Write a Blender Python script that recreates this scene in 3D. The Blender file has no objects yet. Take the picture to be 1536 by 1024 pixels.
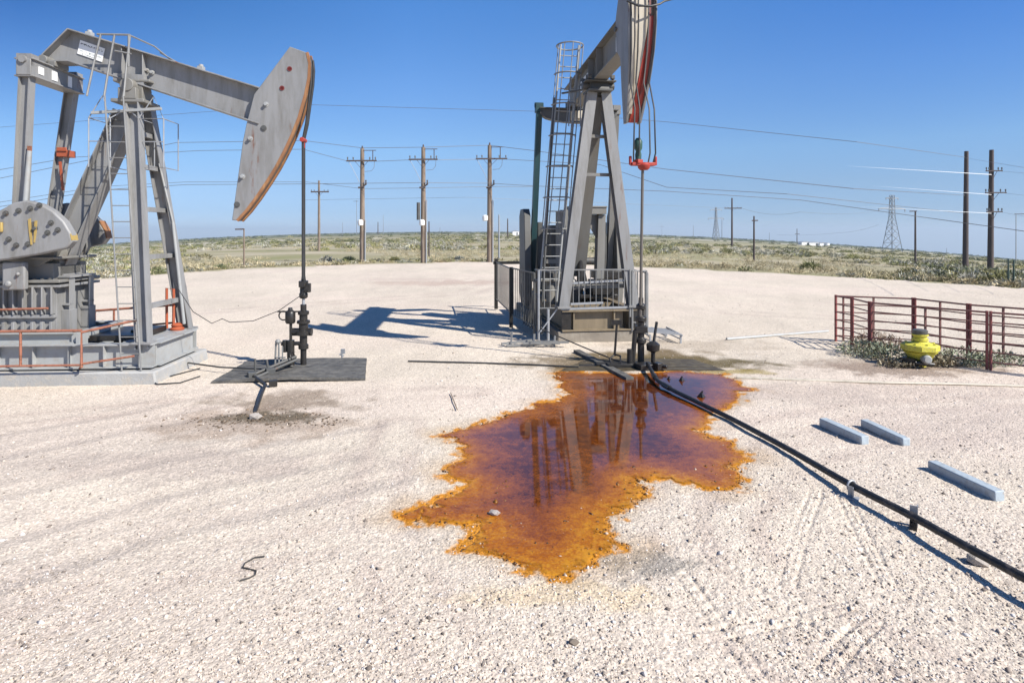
import bpy, math, random
import numpy as np
from mathutils import Vector, Matrix

random.seed(11); rng = np.random.default_rng(11)
S = bpy.context.scene; COL = S.collection
R = math.radians
HAZE = .00022
F_, H_, CX, HY = 920.0, 2.8, 768.0, 349.0       # lens in photo pixels, eye height, column of the axis, level line

# ------------------------------------------------------------------ noise
def vnoise(x, y, seed=0):
    xi = np.floor(x).astype(np.int64); yi = np.floor(y).astype(np.int64)
    xf = x - xi; yf = y - yi
    xf = xf*xf*(3-2*xf); yf = yf*yf*(3-2*yf)
    def h(a, b):
        n = (a*374761393 + b*668265263 + seed*1274126177) & 0xFFFFFFFF
        n = ((n ^ (n >> 13))*1274126177) & 0xFFFFFFFF
        return ((n ^ (n >> 16)) & 0xFFFF)/65535.0
    a = h(xi, yi); b = h(xi+1, yi); c = h(xi, yi+1); d = h(xi+1, yi+1)
    return (a*(1-xf)+b*xf)*(1-yf)+(c*(1-xf)+d*xf)*yf
def fbm(x, y, seed=0, o=4):
    s = 0; a = .5; t = 0
    for k in range(o):
        s = s + a*vnoise(x*2**k, y*2**k, seed+k*17); t += a; a *= .5
    return s/t

# ------------------------------------------------------------------ terrain
def slope(u):
    u = np.clip(u, -1.05, 1.05)
    return (-2 + 6.2e-5*(920*u+68)**2)/920
def terrain(X, Y):
    X = np.asarray(X, float); Y = np.asarray(Y, float)
    u = X/np.maximum(Y, 20.0)
    g = np.maximum(0, Y-28); g = g*g/(g+6)*1.0 + 0*g
    return -slope(u)*g
EU = np.array([-9, -1.6, -1.05, -.835, -.71, -.563, -.422, -.226, -.139, -.036, .23, .417, .578, .687, .835, 1.05, 1.6, 9])
EY = np.array([8, 20, 28, 32.5, 37, 43.5, 49.4, 54, 56, 57.4, 50.5, 45, 40, 36.3, 31, 27, 18, 8])
def pad_edge(u): return np.interp(u, EU, EY)
def T(x, y): return float(terrain(np.array(x), np.array(y)))
def on_ground(px, py):
    dx = (px-CX)/F_; dz = -(py-HY)/F_
    lo, hi = 3.0, 6000.0
    prev = lo; y = lo
    while y < hi:
        if H_+dz*y < T(dx*y, y): break
        prev = y; y *= 1.01
    return (dx*prev, prev)
def flat(px, py, z=0.0):
    y = (H_-z)*F_/(py-HY); return ((px-CX)*y/F_, y)

# ------------------------------------------------------------------ materials
def mat(name, col, rough=.6, metal=0.0, var=.12, scale=3.0, col2=None, mix=(.45, .65), bump=0.0, bscale=40.0, spec=.5, rust=None, rustamt=.0, attr=None, streak=False):
    m = bpy.data.materials.new(name); m.use_nodes = True
    nt = m.node_tree; N = nt.nodes; L = nt.links
    b = N['Principled BSDF']
    b.inputs['Roughness'].default_value = rough; b.inputs['Metallic'].default_value = metal
    b.inputs['Specular IOR Level'].default_value = spec
    tc = N.new('ShaderNodeTexCoord')
    no = N.new('ShaderNodeTexNoise'); no.inputs['Scale'].default_value = scale; no.inputs['Detail'].default_value = 8; no.inputs['Roughness'].default_value = .65
    src = tc.outputs['Object']
    if streak:
        mp = N.new('ShaderNodeMapping'); mp.inputs['Scale'].default_value = (1, 1, .18)
        L.new(src, mp.inputs['Vector']); src = mp.outputs['Vector']
    L.new(src, no.inputs['Vector'])
    ramp = N.new('ShaderNodeValToRGB'); ramp.color_ramp.elements[0].position = .3; ramp.color_ramp.elements[1].position = .7
    c = np.array(col)
    ramp.color_ramp.elements[0].color = (*(c*(1-var)), 1); ramp.color_ramp.elements[1].color = (*np.minimum(c*(1+var), 1), 1)
    L.new(no.outputs['Fac'], ramp.inputs['Fac'])
    out = ramp.outputs['Color']
    if attr:
        at = N.new('ShaderNodeAttribute'); at.attribute_name = attr
        mx = N.new('ShaderNodeMix'); mx.data_type = 'RGBA'; mx.blend_type = 'MULTIPLY'; mx.inputs[0].default_value = 1
        L.new(at.outputs['Color'], mx.inputs[6]); L.new(out, mx.inputs[7]); out = mx.outputs[2]
    for cc, sc, lo, hi in ([(col2, scale*2.3, *mix)] if col2 else []) + ([(rust, scale*3.1, .62-rustamt, .72-rustamt)] if rust else []):
        n2 = N.new('ShaderNodeTexNoise'); n2.inputs['Scale'].default_value = sc; n2.inputs['Detail'].default_value = 10; n2.inputs['Roughness'].default_value = .7
        L.new(src, n2.inputs['Vector'])
        r2 = N.new('ShaderNodeValToRGB'); r2.color_ramp.elements[0].position = lo; r2.color_ramp.elements[1].position = hi
        L.new(n2.outputs['Fac'], r2.inputs['Fac'])
        mx = N.new('ShaderNodeMix'); mx.data_type = 'RGBA'
        L.new(r2.outputs['Color'], mx.inputs[0]); L.new(out, mx.inputs[6]); mx.inputs[7].default_value = (*cc, 1); out = mx.outputs[2]
    L.new(out, b.inputs['Base Color'])
    rr = N.new('ShaderNodeMapRange'); rr.inputs[3].default_value = max(.05, rough-.12); rr.inputs[4].default_value = min(1, rough+.15)
    L.new(no.outputs['Fac'], rr.inputs[0]); L.new(rr.outputs[0], b.inputs['Roughness'])
    if bump:
        n3 = N.new('ShaderNodeTexNoise'); n3.inputs['Scale'].default_value = bscale; n3.inputs['Detail'].default_value = 6
        L.new(tc.outputs['Object'], n3.inputs['Vector'])
        bp = N.new('ShaderNodeBump'); bp.inputs['Strength'].default_value = bump; bp.inputs['Distance'].default_value = .02
        L.new(n3.outputs['Fac'], bp.inputs['Height']); L.new(bp.outputs['Normal'], b.inputs['Normal'])
    return m

RUST = (.16, .07, .035); DIRT = (.22, .18, .14)
M = {}
M['grey'] = mat('grey_paint', (.25, .25, .247), .5, 0, .1, 1.3, col2=(.15, .142, .125), mix=(.46, .72), rust=RUST, rustamt=.012, bump=.08, bscale=25, streak=True)
M['grey2'] = mat('weathered_grey_paint', (.185, .18, .165), .55, 0, .14, 1.4, col2=(.17, .155, .125), mix=(.48, .72), rust=RUST, rustamt=.0, bump=.08, bscale=25, streak=True)
M['pale'] = mat('pale_grey_paint', (.33, .34, .335), .5, 0, .1, 2, col2=(.3, .28, .25), mix=(.5, .7), rust=RUST, rustamt=-.04)
M['tan2'] = mat('stained_head_face', (.27, .235, .18), .55, 0, .15, 2, col2=(.17, .14, .1), mix=(.48, .72), streak=True)
M['darkred'] = mat('dark_red_paint', (.16, .025, .02), .5, 0, .2, 4)
M['tan'] = mat('oil_stained_tan_steel', (.21, .165, .105), .55, 0, .2, 2, col2=(.11, .085, .05), mix=(.5, .75), streak=True)
M['cream'] = mat('cream_paint', (.5, .45, .36), .5, 0, .1, 2, col2=(.33, .28, .2), mix=(.5, .75), streak=True)
M['galv'] = mat('galvanised_steel', (.36, .37, .38), .45, .4, .12, 6)
M['galvd'] = mat('weathered_galvanised_steel', (.23, .23, .222), .5, .2, .15, 5, rust=RUST, rustamt=-.02)
M['dark'] = mat('black_oily_and_shaded_steel', (.022, .02, .018), .38, 0, .3, 9, col2=(.06, .045, .03), mix=(.55, .75), bump=.1)
M['black'] = mat('black_poly_pipe', (.02, .02, .02), .5, 0, .25, 4, col2=(.13, .11, .095), mix=(.54, .76))
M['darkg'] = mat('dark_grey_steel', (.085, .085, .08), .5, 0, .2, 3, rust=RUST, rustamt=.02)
M['rodst'] = mat('dull_rod_steel', (.16, .145, .125), .45, .3, .15, 3)
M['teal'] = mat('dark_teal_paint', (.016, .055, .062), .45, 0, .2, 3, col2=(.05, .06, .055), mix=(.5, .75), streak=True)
M['orange'] = mat('orange_paint', (.36, .085, .035), .5, 0, .15, 4, col2=(.3, .1, .05), mix=(.52, .75))
M['railor'] = mat('faded_orange_rail_paint', (.3, .12, .075), .6, 0, .2, 6, rust=RUST, rustamt=.1)
M['red'] = mat('red_paint', (.36, .04, .025), .5, 0, .18, 4, col2=(.25, .03, .02), mix=(.55, .75))
M['yellow'] = mat('yellow_paint', (.58, .53, .06), .55, 0, .14, 7, col2=(.34, .3, .07), mix=(.5, .75), rust=DIRT, rustamt=.06, bump=.25, bscale=60)
M['yedge'] = mat('faded_yellow_paint', (.38, .27, .085), .55, 0, .15, 5)
M['rim'] = mat('brown_wear_strip', (.26, .12, .05), .6, 0, .35, 4, col2=(.45, .24, .1), mix=(.5, .7), streak=True)
M['rustpipe'] = mat('rusty_red_pipe', (.2, .085, .075), .65, 0, .25, 5, col2=(.11, .065, .055), mix=(.45, .65))
M['rustpost'] = mat('red_painted_pipe', (.24, .07, .062), .6, 0, .2, 5, col2=(.12, .05, .04), mix=(.5, .7))
M['white'] = mat('white_enamel', (.78, .78, .76), .4, 0, .04, 3)
M['ink'] = mat('faded_black_lettering', (.06, .065, .075), .6, 0, .2, 30)
M['inkp'] = mat('pale_worn_lettering', (.42, .47, .44), .6, 0, .2, 30)
M['wood'] = mat('weathered_pole_wood', (.2, .15, .11), .85, 0, .25, 2.5, col2=(.3, .25, .2), mix=(.5, .7), bump=.3, bscale=14, streak=True)
M['woodd'] = mat('dark_pole_wood', (.085, .065, .06), .85, 0, .25, 2.5, bump=.3, bscale=14, streak=True)
M['board'] = mat('oil_darkened_boards', (.075, .072, .066), .75, 0, .3, 3, col2=(.17, .16, .14), mix=(.42, .7), bump=.5, bscale=18)
M['blue'] = mat('pale_blue_painted_beam', (.37, .43, .47), .6, 0, .1, 4, col2=(.25, .25, .24), mix=(.5, .72), rust=(.38, .32, .27), rustamt=.04, bump=.3, bscale=20)
M['conc'] = mat('dusty_concrete', (.34, .34, .33), .9, 0, .14, 2.2, col2=(.42, .38, .32), mix=(.5, .7), bump=.35, bscale=30)
M['concst'] = mat('oil_stained_concrete', (.23, .2, .16), .85, 0, .2, 2.2, col2=(.3, .27, .22), mix=(.5, .7), bump=.3, bscale=30)
M['wire'] = mat('dull_wire', (.2, .2, .21), .5, .3, .1, 3)
M['bright'] = mat('glint_white_conductor', (.88, .89, .88), .6, 0, .02, 3)  # near-white colour standing in for sun glare on the wires
M['tower'] = mat('galvanised_lattice', (.3, .32, .34), .5, .2, .1, 1)
M['stone'] = mat('limestone_stone', (.4, .36, .32), .9, 0, .2, 20, bump=.3, bscale=60)
M['green'] = mat('green_oily_fitting', (.03, .075, .055), .5, 0, .3, 8)
M['cable'] = mat('black_cable', (.03, .03, .03), .5, 0, .2, 5)
M['brownstone'] = mat('brown_stone', (.16, .13, .1), .9, 0, .2, 20)
M['twig'] = mat('dark_bent_wire', (.05, .045, .04), .7, 0, .2, 20)
M['gpost'] = mat('dark_green_post', (.05, .08, .06), .6, 0, .2, 5)

# ------------------------------------------------------------------ mesh builder
class MB:
    def __init__(s): s.v = []; s.f = []
    def add(s, vs, fs):
        o = len(s.v); s.v += [tuple(v) for v in vs]; s.f += [tuple(i+o for i in f) for f in fs]
    def box(s, c, d, rz=0.0, rot=None):
        m = rot if rot else Matrix.Rotation(rz, 3, 'Z'); c = Vector(c)
        vs = [c + m @ Vector((x*d[0]/2, y*d[1]/2, z*d[2]/2)) for x in (-1, 1) for y in (-1, 1) for z in (-1, 1)]
        s.add(vs, [(0, 1, 3, 2), (4, 6, 7, 5), (0, 4, 5, 1), (2, 3, 7, 6), (0, 2, 6, 4), (1, 5, 7, 3)])
        return s
    def frame(s, p, q, up):
        p = Vector(p); q = Vector(q); d = (q-p); ln = d.length; d = d/ln; up = Vector(up)
        w = d.cross(up)
        if w.length < 1e-4: w = d.cross(Vector((1, 0, 0)))
        w.normalize(); n = w.cross(d).normalized()
        return p, q, d, w, n
    def bar(s, p, q, a, b=None, up=(0, 0, 1), off=(0, 0)):
        """rectangular bar p-q: a wide (sideways), b deep (towards up)"""
        b = a if b is None else b
        p, q, d, w, n = s.frame(p, q, up)
        o = w*off[0]+n*off[1]
        vs = [e+o+w*(x*a/2)+n*(y*b/2) for e in (p, q) for x, y in ((-1, -1), (1, -1), (1, 1), (-1, 1))]
        s.add(vs, [(3, 2, 1, 0), (4, 5, 6, 7), (0, 1, 5, 4), (1, 2, 6, 5), (2, 3, 7, 6), (3, 0, 4, 7)])
        return s
    def ibeam(s, p, q, w, h, tf=.02, tw=.014, up=(0, 0, 1)):
        p, q, d, wv, n = s.frame(p, q, up)
        pr = [(-w/2, -h/2), (w/2, -h/2), (w/2, -h/2+tf), (tw/2, -h/2+tf), (tw/2, h/2-tf), (w/2, h/2-tf), (w/2, h/2), (-w/2, h/2), (-w/2, h/2-tf), (-tw/2, h/2-tf), (-tw/2, -h/2+tf), (-w/2, -h/2+tf)]
        vs = [e+wv*x+n*y for e in (p, q) for x, y in pr]; k = 12
        s.add(vs, [(i, (i+1) % k, (i+1) % k+k, i+k) for i in range(k)] +
              [(11, 2, 1, 0), (11, 10, 3, 2), (9, 4, 3, 10), (8, 5, 4, 9), (8, 7, 6, 5)] +
              [(k, k+1, k+2, k+11), (k+2, k+3, k+10, k+11), (k+10, k+3, k+4, k+9), (k+9, k+4, k+5, k+8), (k+5, k+6, k+7, k+8)])
        return s
    def tube(s, p, q, r, r2=None, n=10, cap=True):
        r2 = r if r2 is None else r2
        p, q, d, w, nn = s.frame(p, q, (0, 0, 1) if abs((Vector(q)-Vector(p)).normalized().z) < .95 else (0, 1, 0))
        vs = [e+(w*math.cos(t)+nn*math.sin(t))*rr for e, rr in ((p, r), (q, r2)) for t in [2*math.pi*i/n for i in range(n)]]
        fs = [(i, (i+1) % n, (i+1) % n+n, i+n) for i in range(n)]
        if cap: fs += [tuple(range(n-1, -1, -1)), tuple(range(n, 2*n))]
        s.add(vs, fs); return s
    def path(s, pts, r, n=8, r2=None):
        pts = [Vector(p) for p in pts]; m = len(pts); rings = []
        prevn = None
        for i, p in enumerate(pts):
            d = (pts[min(i+1, m-1)]-pts[max(i-1, 0)]).normalized()
            up = prevn if prevn is not None else (Vector((0, 0, 1)) if abs(d.z) < .9 else Vector((1, 0, 0)))
            w = d.cross(up)
            if w.length < 1e-4: w = d.orthogonal()
            w.normalize(); nn = w.cross(d).normalized(); prevn = nn
            rr = r if r2 is None else r+(r2-r)*i/(m-1)
            rings.append([p+(w*math.cos(2*math.pi*k/n)+nn*math.sin(2*math.pi*k/n))*rr for k in range(n)])
        vs = [v for ring in rings for v in ring]
        fs = [(i*n+k, i*n+(k+1) % n, (i+1)*n+(k+1) % n, (i+1)*n+k) for i in range(m-1) for k in range(n)]
        fs += [tuple(range(n-1, -1, -1)), tuple(range((m-1)*n, m*n))]
        s.add(vs, fs); return s
    def lathe(s, c, prof, n=20, axis=(0, 0, 1)):
        c = Vector(c); a = Vector(axis).normalized(); w = a.orthogonal().normalized(); u = a.cross(w)
        m = len(prof)
        vs = [c+a*z+(w*math.cos(2*math.pi*k/n)+u*math.sin(2*math.pi*k/n))*max(r, .0005) for r, z in prof for k in range(n)]
        fs = [(i*n+k, i*n+(k+1) % n, (i+1)*n+(k+1) % n, (i+1)*n+k) for i in range(m-1) for k in range(n)]
        fs += [tuple(range(n-1, -1, -1)), tuple(range((m-1)*n, m*n))]
        s.add(vs, fs); return s
    def prism(s, poly, v0, v1):
        """polygon of (x,z) points in the local long plane, between y=v0 and y=v1"""
        n = len(poly)
        vs = [(x, v0, z) for x, z in poly]+[(x, v1, z) for x, z in poly]
        s.add(vs, [tuple(range(n)), tuple(range(2*n-1, n-1, -1))]+[(i, i+n, (i+1) % n+n, (i+1) % n) for i in range(n)])
        return s
    def ring(s, c, R_, r, axis=(0, 0, 1), n=18, a0=0, a1=2*math.pi):
        c = Vector(c); a = Vector(axis).normalized(); w = a.orthogonal().normalized(); u = a.cross(w)
        pts = [c+(w*math.cos(t)+u*math.sin(t))*R_ for t in [a0+(a1-a0)*i/n for i in range(n+1)]]
        return s.path(pts, r, 6)
    def build(s, name, material, parent=None, bevel=0.0, smooth=True):
        me = bpy.data.meshes.new(name); me.from_pydata(s.v, [], s.f); me.validate()
        import bmesh
        bm = bmesh.new(); bm.from_mesh(me); bmesh.ops.recalc_face_normals(bm, faces=bm.faces[:]); bm.to_mesh(me); bm.free()
        me.materials.append(material)
        if smooth:
            me.polygons.foreach_set('use_smooth', [True]*len(me.polygons)); me.set_sharp_from_angle(angle=R(40))
        o = bpy.data.objects.new(name, me); COL.objects.link(o)
        if parent: o.parent = parent
        if bevel:
            b = o.modifiers.new('bevel', 'BEVEL'); b.width = bevel; b.segments = 2; b.limit_method = 'ANGLE'; b.angle_limit = R(50)
        return o

def tag(o, label, cat, group=None, kind=None):
    if label: o['label'] = label
    if cat: o['category'] = cat
    if group: o['group'] = group
    if kind: o['kind'] = kind
    return o
def thing(name, loc, label, cat, rz=0.0, group=None):
    o = bpy.data.objects.new(name, None); COL.objects.link(o); o.empty_display_size = .3
    o.location = loc; o.rotation_euler = (0, 0, rz)
    return tag(o, label, cat, group)
def struct(o): o['kind'] = 'structure'; return o
def copy_tree(o, parent=None):
    c = o.copy(); COL.objects.link(c); c.parent = parent
    for ch in o.children: copy_tree(ch, c)
    return c

def npmesh(name, V, Fa, material, cols=None, smooth=False, attr='tint'):
    """large mesh from arrays; Fa is (n,3) or (n,4)"""
    me = bpy.data.meshes.new(name); k = Fa.shape[1]
    me.vertices.add(len(V)); me.vertices.foreach_set('co', np.ascontiguousarray(V, dtype=np.float32).ravel())
    me.loops.add(Fa.size); me.loops.foreach_set('vertex_index', np.ascontiguousarray(Fa, dtype=np.int32).ravel())
    me.polygons.add(len(Fa)); me.polygons.foreach_set('loop_start', np.arange(len(Fa), dtype=np.int32)*k)
    if smooth: me.polygons.foreach_set('use_smooth', np.ones(len(Fa), dtype=bool))
    if cols is not None:
        for nm, c in (cols.items() if isinstance(cols, dict) else {attr: cols}.items()):
            a = me.color_attributes.new(nm, 'FLOAT_COLOR', 'POINT')
            a.data.foreach_set('color', np.ascontiguousarray(np.concatenate([c, np.ones((len(c), 1))], 1), dtype=np.float32).ravel())
    me.update(); me.validate()
    me.materials.append(material)
    o = bpy.data.objects.new(name, me); COL.objects.link(o); return o

# ================================================================== SETTING: ground sheet
def ground_mat():
    m = bpy.data.materials.new('scrubland_soil'); m.use_nodes = True
    N = m.node_tree.nodes; L = m.node_tree.links; b = N['Principled BSDF']; b.inputs['Roughness'].default_value = .95; b.inputs['Specular IOR Level'].default_value = .1
    tc = N.new('ShaderNodeTexCoord'); mp = N.new('ShaderNodeMapping'); mp.inputs['Scale'].default_value = (.025, .045, 1)
    L.new(tc.outputs['Object'], mp.inputs['Vector'])
    no = N.new('ShaderNodeTexNoise'); no.inputs['Scale'].default_value = 1.0; no.inputs['Detail'].default_value = 9; no.inputs['Roughness'].default_value = .62
    L.new(mp.outputs[0], no.inputs['Vector'])
    r = N.new('ShaderNodeValToRGB'); e = r.color_ramp.elements
    e[0].position = .33; e[0].color = (.22, .22, .1, 1); e[1].position = .68; e[1].color = (.46, .4, .3, 1)
    e.new(.5).color = (.3, .27, .17, 1)
    L.new(no.outputs['Fac'], r.inputs['Fac'])
    at = N.new('ShaderNodeAttribute'); at.attribute_name = 'tint'
    mx = N.new('ShaderNodeMix'); mx.data_type = 'RGBA'
    sp = N.new('ShaderNodeSeparateColor'); L.new(at.outputs['Color'], sp.inputs[0])
    n2 = N.new('ShaderNodeTexNoise'); n2.inputs['Scale'].default_value = 14; n2.inputs['Detail'].default_value = 8
    L.new(tc.outputs['Object'], n2.inputs['Vector'])
    r2 = N.new('ShaderNodeValToRGB'); r2.color_ramp.elements[0].color = (.5, .43, .36, 1); r2.color_ramp.elements[1].color = (.7, .61, .51, 1)
    L.new(n2.outputs['Fac'], r2.inputs['Fac'])
    L.new(sp.outputs[0], mx.inputs[0]); L.new(r.outputs[0], mx.inputs[6]); L.new(r2.outputs[0], mx.inputs[7])
    mx2 = N.new('ShaderNodeMix'); mx2.data_type = 'RGBA'; L.new(sp.outputs[1], mx2.inputs[0]); L.new(mx.outputs[2], mx2.inputs[6]); mx2.inputs[7].default_value = (.055, .075, .035, 1)
    mx3 = N.new('ShaderNodeMix'); mx3.data_type = 'RGBA'; L.new(sp.outputs[2], mx3.inputs[0]); L.new(mx2.outputs[2], mx3.inputs[6]); mx3.inputs[7].default_value = (.5, .46, .38, 1)
    L.new(mx3.outputs[2], b.inputs['Base Color'])
    return m
na, nr = 720, 230
rad = np.concatenate([[0.0], np.geomspace(.8, 7000, nr-1)])
az = np.linspace(-math.pi, math.pi, na, endpoint=False)
RR, AA = np.meshgrid(rad, az, indexing='ij')
GX = RR*np.sin(AA); GY = RR*np.cos(AA)
GZ = terrain(GX, GY)
uu = GX/np.maximum(GY, 1e-3); inpad = ((GY < pad_edge(uu)) & (GY > 0)) | (GY <= 0) & (RR < 45)
far = RR > 60
GZ = GZ + np.where(~inpad, (fbm(GX*.06, GY*.06, 3)-.5)*.5*np.clip((RR-30)/60, 0, 1), 0)
GZ = GZ - np.where(inpad, .035, 0.0)
tint = np.zeros((nr*na, 3)); tint[:, 0] = inpad.ravel()
gy = GY.ravel(); gx = GX.ravel()
tint[:, 1] = np.clip((gy-230)/400, 0, .85)*np.clip(fbm(gx*.004, gy*.01, 8)*2.2-.35, 0, 1)
tint[:, 2] = np.where((gy > 420) & (gy < 520) & (gx > -30) & (gx < 420), .75, 0)+np.where((gy > 260) & (gy < 300) & (gx < -95), .8, 0)
i = np.arange(nr-1)[:, None]*na; j = np.arange(na)[None]; j2 = (j+1) % na
F4 = np.stack([i+j, i+na+j, i+na+j2, i+j2], -1).reshape(-1, 4)
struct(npmesh('ground', np.stack([GX, GY, GZ], -1).reshape(-1, 3), F4[:, ::-1], ground_mat(), tint, True))

# ------------------------------------------------------------------ spill outline (plan view)
SP = [(832, 561), (846, 575), (852, 590), (838, 603), (800, 607), (770, 622), (735, 634), (700, 645), (655, 658), (690, 668), (685, 680), (700, 690), (672, 713), (690, 722), (700, 735), (680, 748), (650, 760), (600, 775), (625, 785), (680, 787), (720, 788), (725, 800), (690, 830), (730, 832), (775, 845), (790, 862), (830, 868), (870, 858), (885, 843), (905, 830), (935, 822), (905, 805), (910, 785), (940, 765), (962, 745), (955, 725), (985, 718), (1040, 728), (1085, 737), (1110, 733), (1105, 715), (1122, 690), (1105, 675), (1070, 660), (1045, 648), (1062, 632), (1092, 615), (1106, 598), (1104, 575), (1085, 563), (1000, 560), (900, 561)]
SPW = np.array([flat(*p) for p in SP])
def refine(P, amp, it=5, seed=5):
    g = np.random.default_rng(seed)
    for k in range(it):
        Q = np.roll(P, -1, 0); mid = (P+Q)/2; d = Q-P; ln = np.hypot(d[:, 0], d[:, 1])[:, None]
        nrm = np.stack([-d[:, 1], d[:, 0]], 1)/np.maximum(ln, 1e-6)
        mid = mid+nrm*g.normal(0, amp, (len(P), 1))*ln
        P = np.stack([P, mid], 1).reshape(-1, 2)
    return P
SPF = refine(SPW, .13, 3)
def inside_dist(X, Y, P, want=True):
    """signed distance to polygon (positive inside)"""
    x = X.ravel(); y = Y.ravel(); D = np.full(x.shape, 1e9); ins = np.zeros(x.shape, bool)
    for a, b in zip(P, np.roll(P, -1, 0)):
        d = b-a; t = np.clip(((x-a[0])*d[0]+(y-a[1])*d[1])/(d@d+1e-12), 0, 1)
        D = np.minimum(D, (x-a[0]-t*d[0])**2+(y-a[1]-t*d[1])**2)
        c = ((a[1] > y) != (b[1] > y)); ins ^= c & (x < (b[0]-a[0])*(y-a[1])/(b[1]-a[1]+1e-12)+a[0])
    return (np.sqrt(D)*np.where(ins, 1, -1)).reshape(X.shape)
def spill_sd(X, Y):
    out = np.full(X.shape, -9.0); k = (X > -2.2) & (X < 5.2) & (Y > 4.2) & (Y < 13.2)
    if k.any(): out[k] = inside_dist(X[k], Y[k], SPF)
    return out

# ------------------------------------------------------------------ caliche pad
def seg_dist(X, Y, pts):
    D = np.full(X.shape, 1e9); Tt = np.zeros(X.shape); acc = 0
    for a, b in zip(pts[:-1], pts[1:]):
        a = np.array(a); b = np.array(b); d = b-a; l2 = d@d; t = np.clip(((X-a[0])*d[0]+(Y-a[1])*d[1])/l2, 0, 1)
        dd = np.hypot(X-a[0]-t*d[0], Y-a[1]-t*d[1]); k = dd < D
        D = np.where(k, dd, D); Tt = np.where(k, acc+t*math.sqrt(l2), Tt); acc += math.sqrt(l2)
    return D, Tt
TRACKS = [[(930, 880), (1010, 770), (1130, 1010)], [(900, 690+90), (1060, 900), (1250, 1015)], [(1190, 850), (1215, 770), (1235, 740)], [(1255, 860), (1268, 800), (1262, 745)], [(850, 905), (1000, 985), (1060, 1060)], [(1250, 1010), (1275, 960), (1300, 935)]]
TRACKS = [[(1000, 770), (1090, 860), (1230, 960), (1420, 1075)], [(960, 790), (1040, 890), (1120, 1000), (1180, 1090)], [(1180, 880), (1205, 790), (1225, 740)], [(1330, 880), (1290, 800), (1262, 742)], [(860, 880), (950, 975), (1010, 1080)], [(1240, 1010), (1275, 965), (1310, 935)], [(1050, 960), (1200, 930), (1370, 890)]]
TRACKS = [[flat(*p) for p in t] for t in TRACKS]
LT = [[(-60, 700), (200, 645), (400, 612)], [(-60, 760), (250, 690), (560, 640)], [(-60, 830), (260, 740), (520, 690)], [(-60, 665), (150, 628), (330, 590)], [(-60, 900), (250, 800), (600, 720)]]
LT = [[flat(*p) for p in t] for t in LT]
def pad_height(X, Y, sd):
    z = (fbm(X*.7, Y*.7, 21)-.5)*.04+(fbm(X*4, Y*4, 22, 3)-.5)*.012
    k = np.clip(1.6-Y/9, 0, 1)
    z = z+k*(vnoise(X*26, Y*26, 23)-.5)*.006+k*(vnoise(X*55, Y*55, 24)-.5)*.004
    for t in TRACKS:
        D, tt = seg_dist(X, Y, t); w = np.clip(1-np.abs(D)/.13, 0, 1)
        z = z+np.where(w > 0, np.clip(w*2, 0, 1)*(.005*np.sin(D*80)+.004*np.sin(tt*55+D*40)-.005)*np.clip(fbm(X*1.3, Y*1.3, 77)*2.6-.75, 0, 1), 0)
    for t in LT:
        D, tt = seg_dist(X, Y, t); z = z-.012*np.exp(-(D/.14)**2)+.008*np.exp(-((D-.26)/.1)**2)
    f = np.clip((sd+.18)/.3, 0, 1); z = z*(1-f)+(-.012+(vnoise(X*14, Y*14, 31)-.5)*.012)*f
    return z
PZ = .03
nu, nt_ = 1250, 620
U = np.linspace(-1.25, 1.25, nu); tt = np.linspace(0, 1, nt_)**.9
UU, TT = np.meshgrid(U, tt, indexing='xy')
EDG = pad_edge(UU)+(fbm(UU*60, UU*0+2.2, 9, 4)-.5)*3.2
PY = 1/(1/2.4+(1/EDG-1/2.4)*TT); PX = UU*PY
sd = spill_sd(PX, PY)
PH = terrain(PX, PY)+pad_height(PX, PY, sd)+PZ
PH[-1] -= .12
# colour of the caliche: pale cream with pinkish and grey drifts and stains that have shapes of their own
base = np.ones((nt_, nu, 3))*np.array([.61, .53, .43])
n1 = fbm(PX*.35, PY*.16, 41, 5)[..., None]; n2 = fbm(PX*1.6, PY*.7, 42, 4)[..., None]; n3 = fbm(PX*.12, PY*.5, 47, 4)[..., None]
base = base*(1+(n1-.5)*.22+(n2-.5)*.2)
k = np.clip(n3*2.6-1.1, 0, 1); base = base*(1-k*.35)+np.array([.7, .57, .49])*k*.35
# paler, greyer wheel-packed band on the left
k = 0
for t in LT:
    D, _ = seg_dist(PX, PY, t); k = np.maximum(k, np.exp(-(D/.33)**2))
k = (k*np.clip(vnoise(PX*3, PY*3, 51)*1.6-.1, 0, 1))[..., None]; base = base*(1-.38*k)+np.array([.4, .335, .29])*.38*k
kL = (np.clip((-PX-.5)/3.5, 0, 1)*np.clip((11.5-PY)/3, 0, 1)*np.clip(fbm(PX*.5, PY*.5, 52, 4)*2-.35, 0, 1))[..., None]; base = base*(1-.5*kL)+np.array([.47, .4, .345])*.5*kL
kR_ = (np.clip((PX-.8)/2.5, 0, 1)*np.clip((11-PY)/3, 0, 1)*np.clip(fbm(PX*.7, PY*.5, 53, 4)*2-.4, 0, 1))[..., None]; base = base*(1-.4*kR_)+np.array([.47, .4, .345])*.4*kR_
k = 0
for t in TRACKS:
    D, tq = seg_dist(PX, PY, t); k = np.maximum(k, np.clip(1.2-np.abs(D)/.16, 0, 1)*np.clip(.45-.6*np.sin(D*80), 0, 1)*np.clip(fbm(PX*1.3, PY*1.3, 77)*2.6-.75, 0, 1))
k = np.asarray(k)[..., None]; base = base*(1-.12*k)+np.array([.4, .34, .28])*.12*k
SW = [[(1536, 640), (1300, 660), (1160, 700), (1090, 790), (1150, 900), (1400, 1010)], [(1600, 600), (1300, 615), (1120, 650), (1010, 760), (1040, 900), (1250, 1040)], [(-50, 980), (250, 860), (560, 800)], [(700, 1030), (620, 900), (560, 760), (600, 640)], [(-50, 640), (250, 610), (700, 590)], [(1100, 470), (1300, 480), (1560, 500)], [(300, 470), (700, 440), (760, 420)]]
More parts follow.
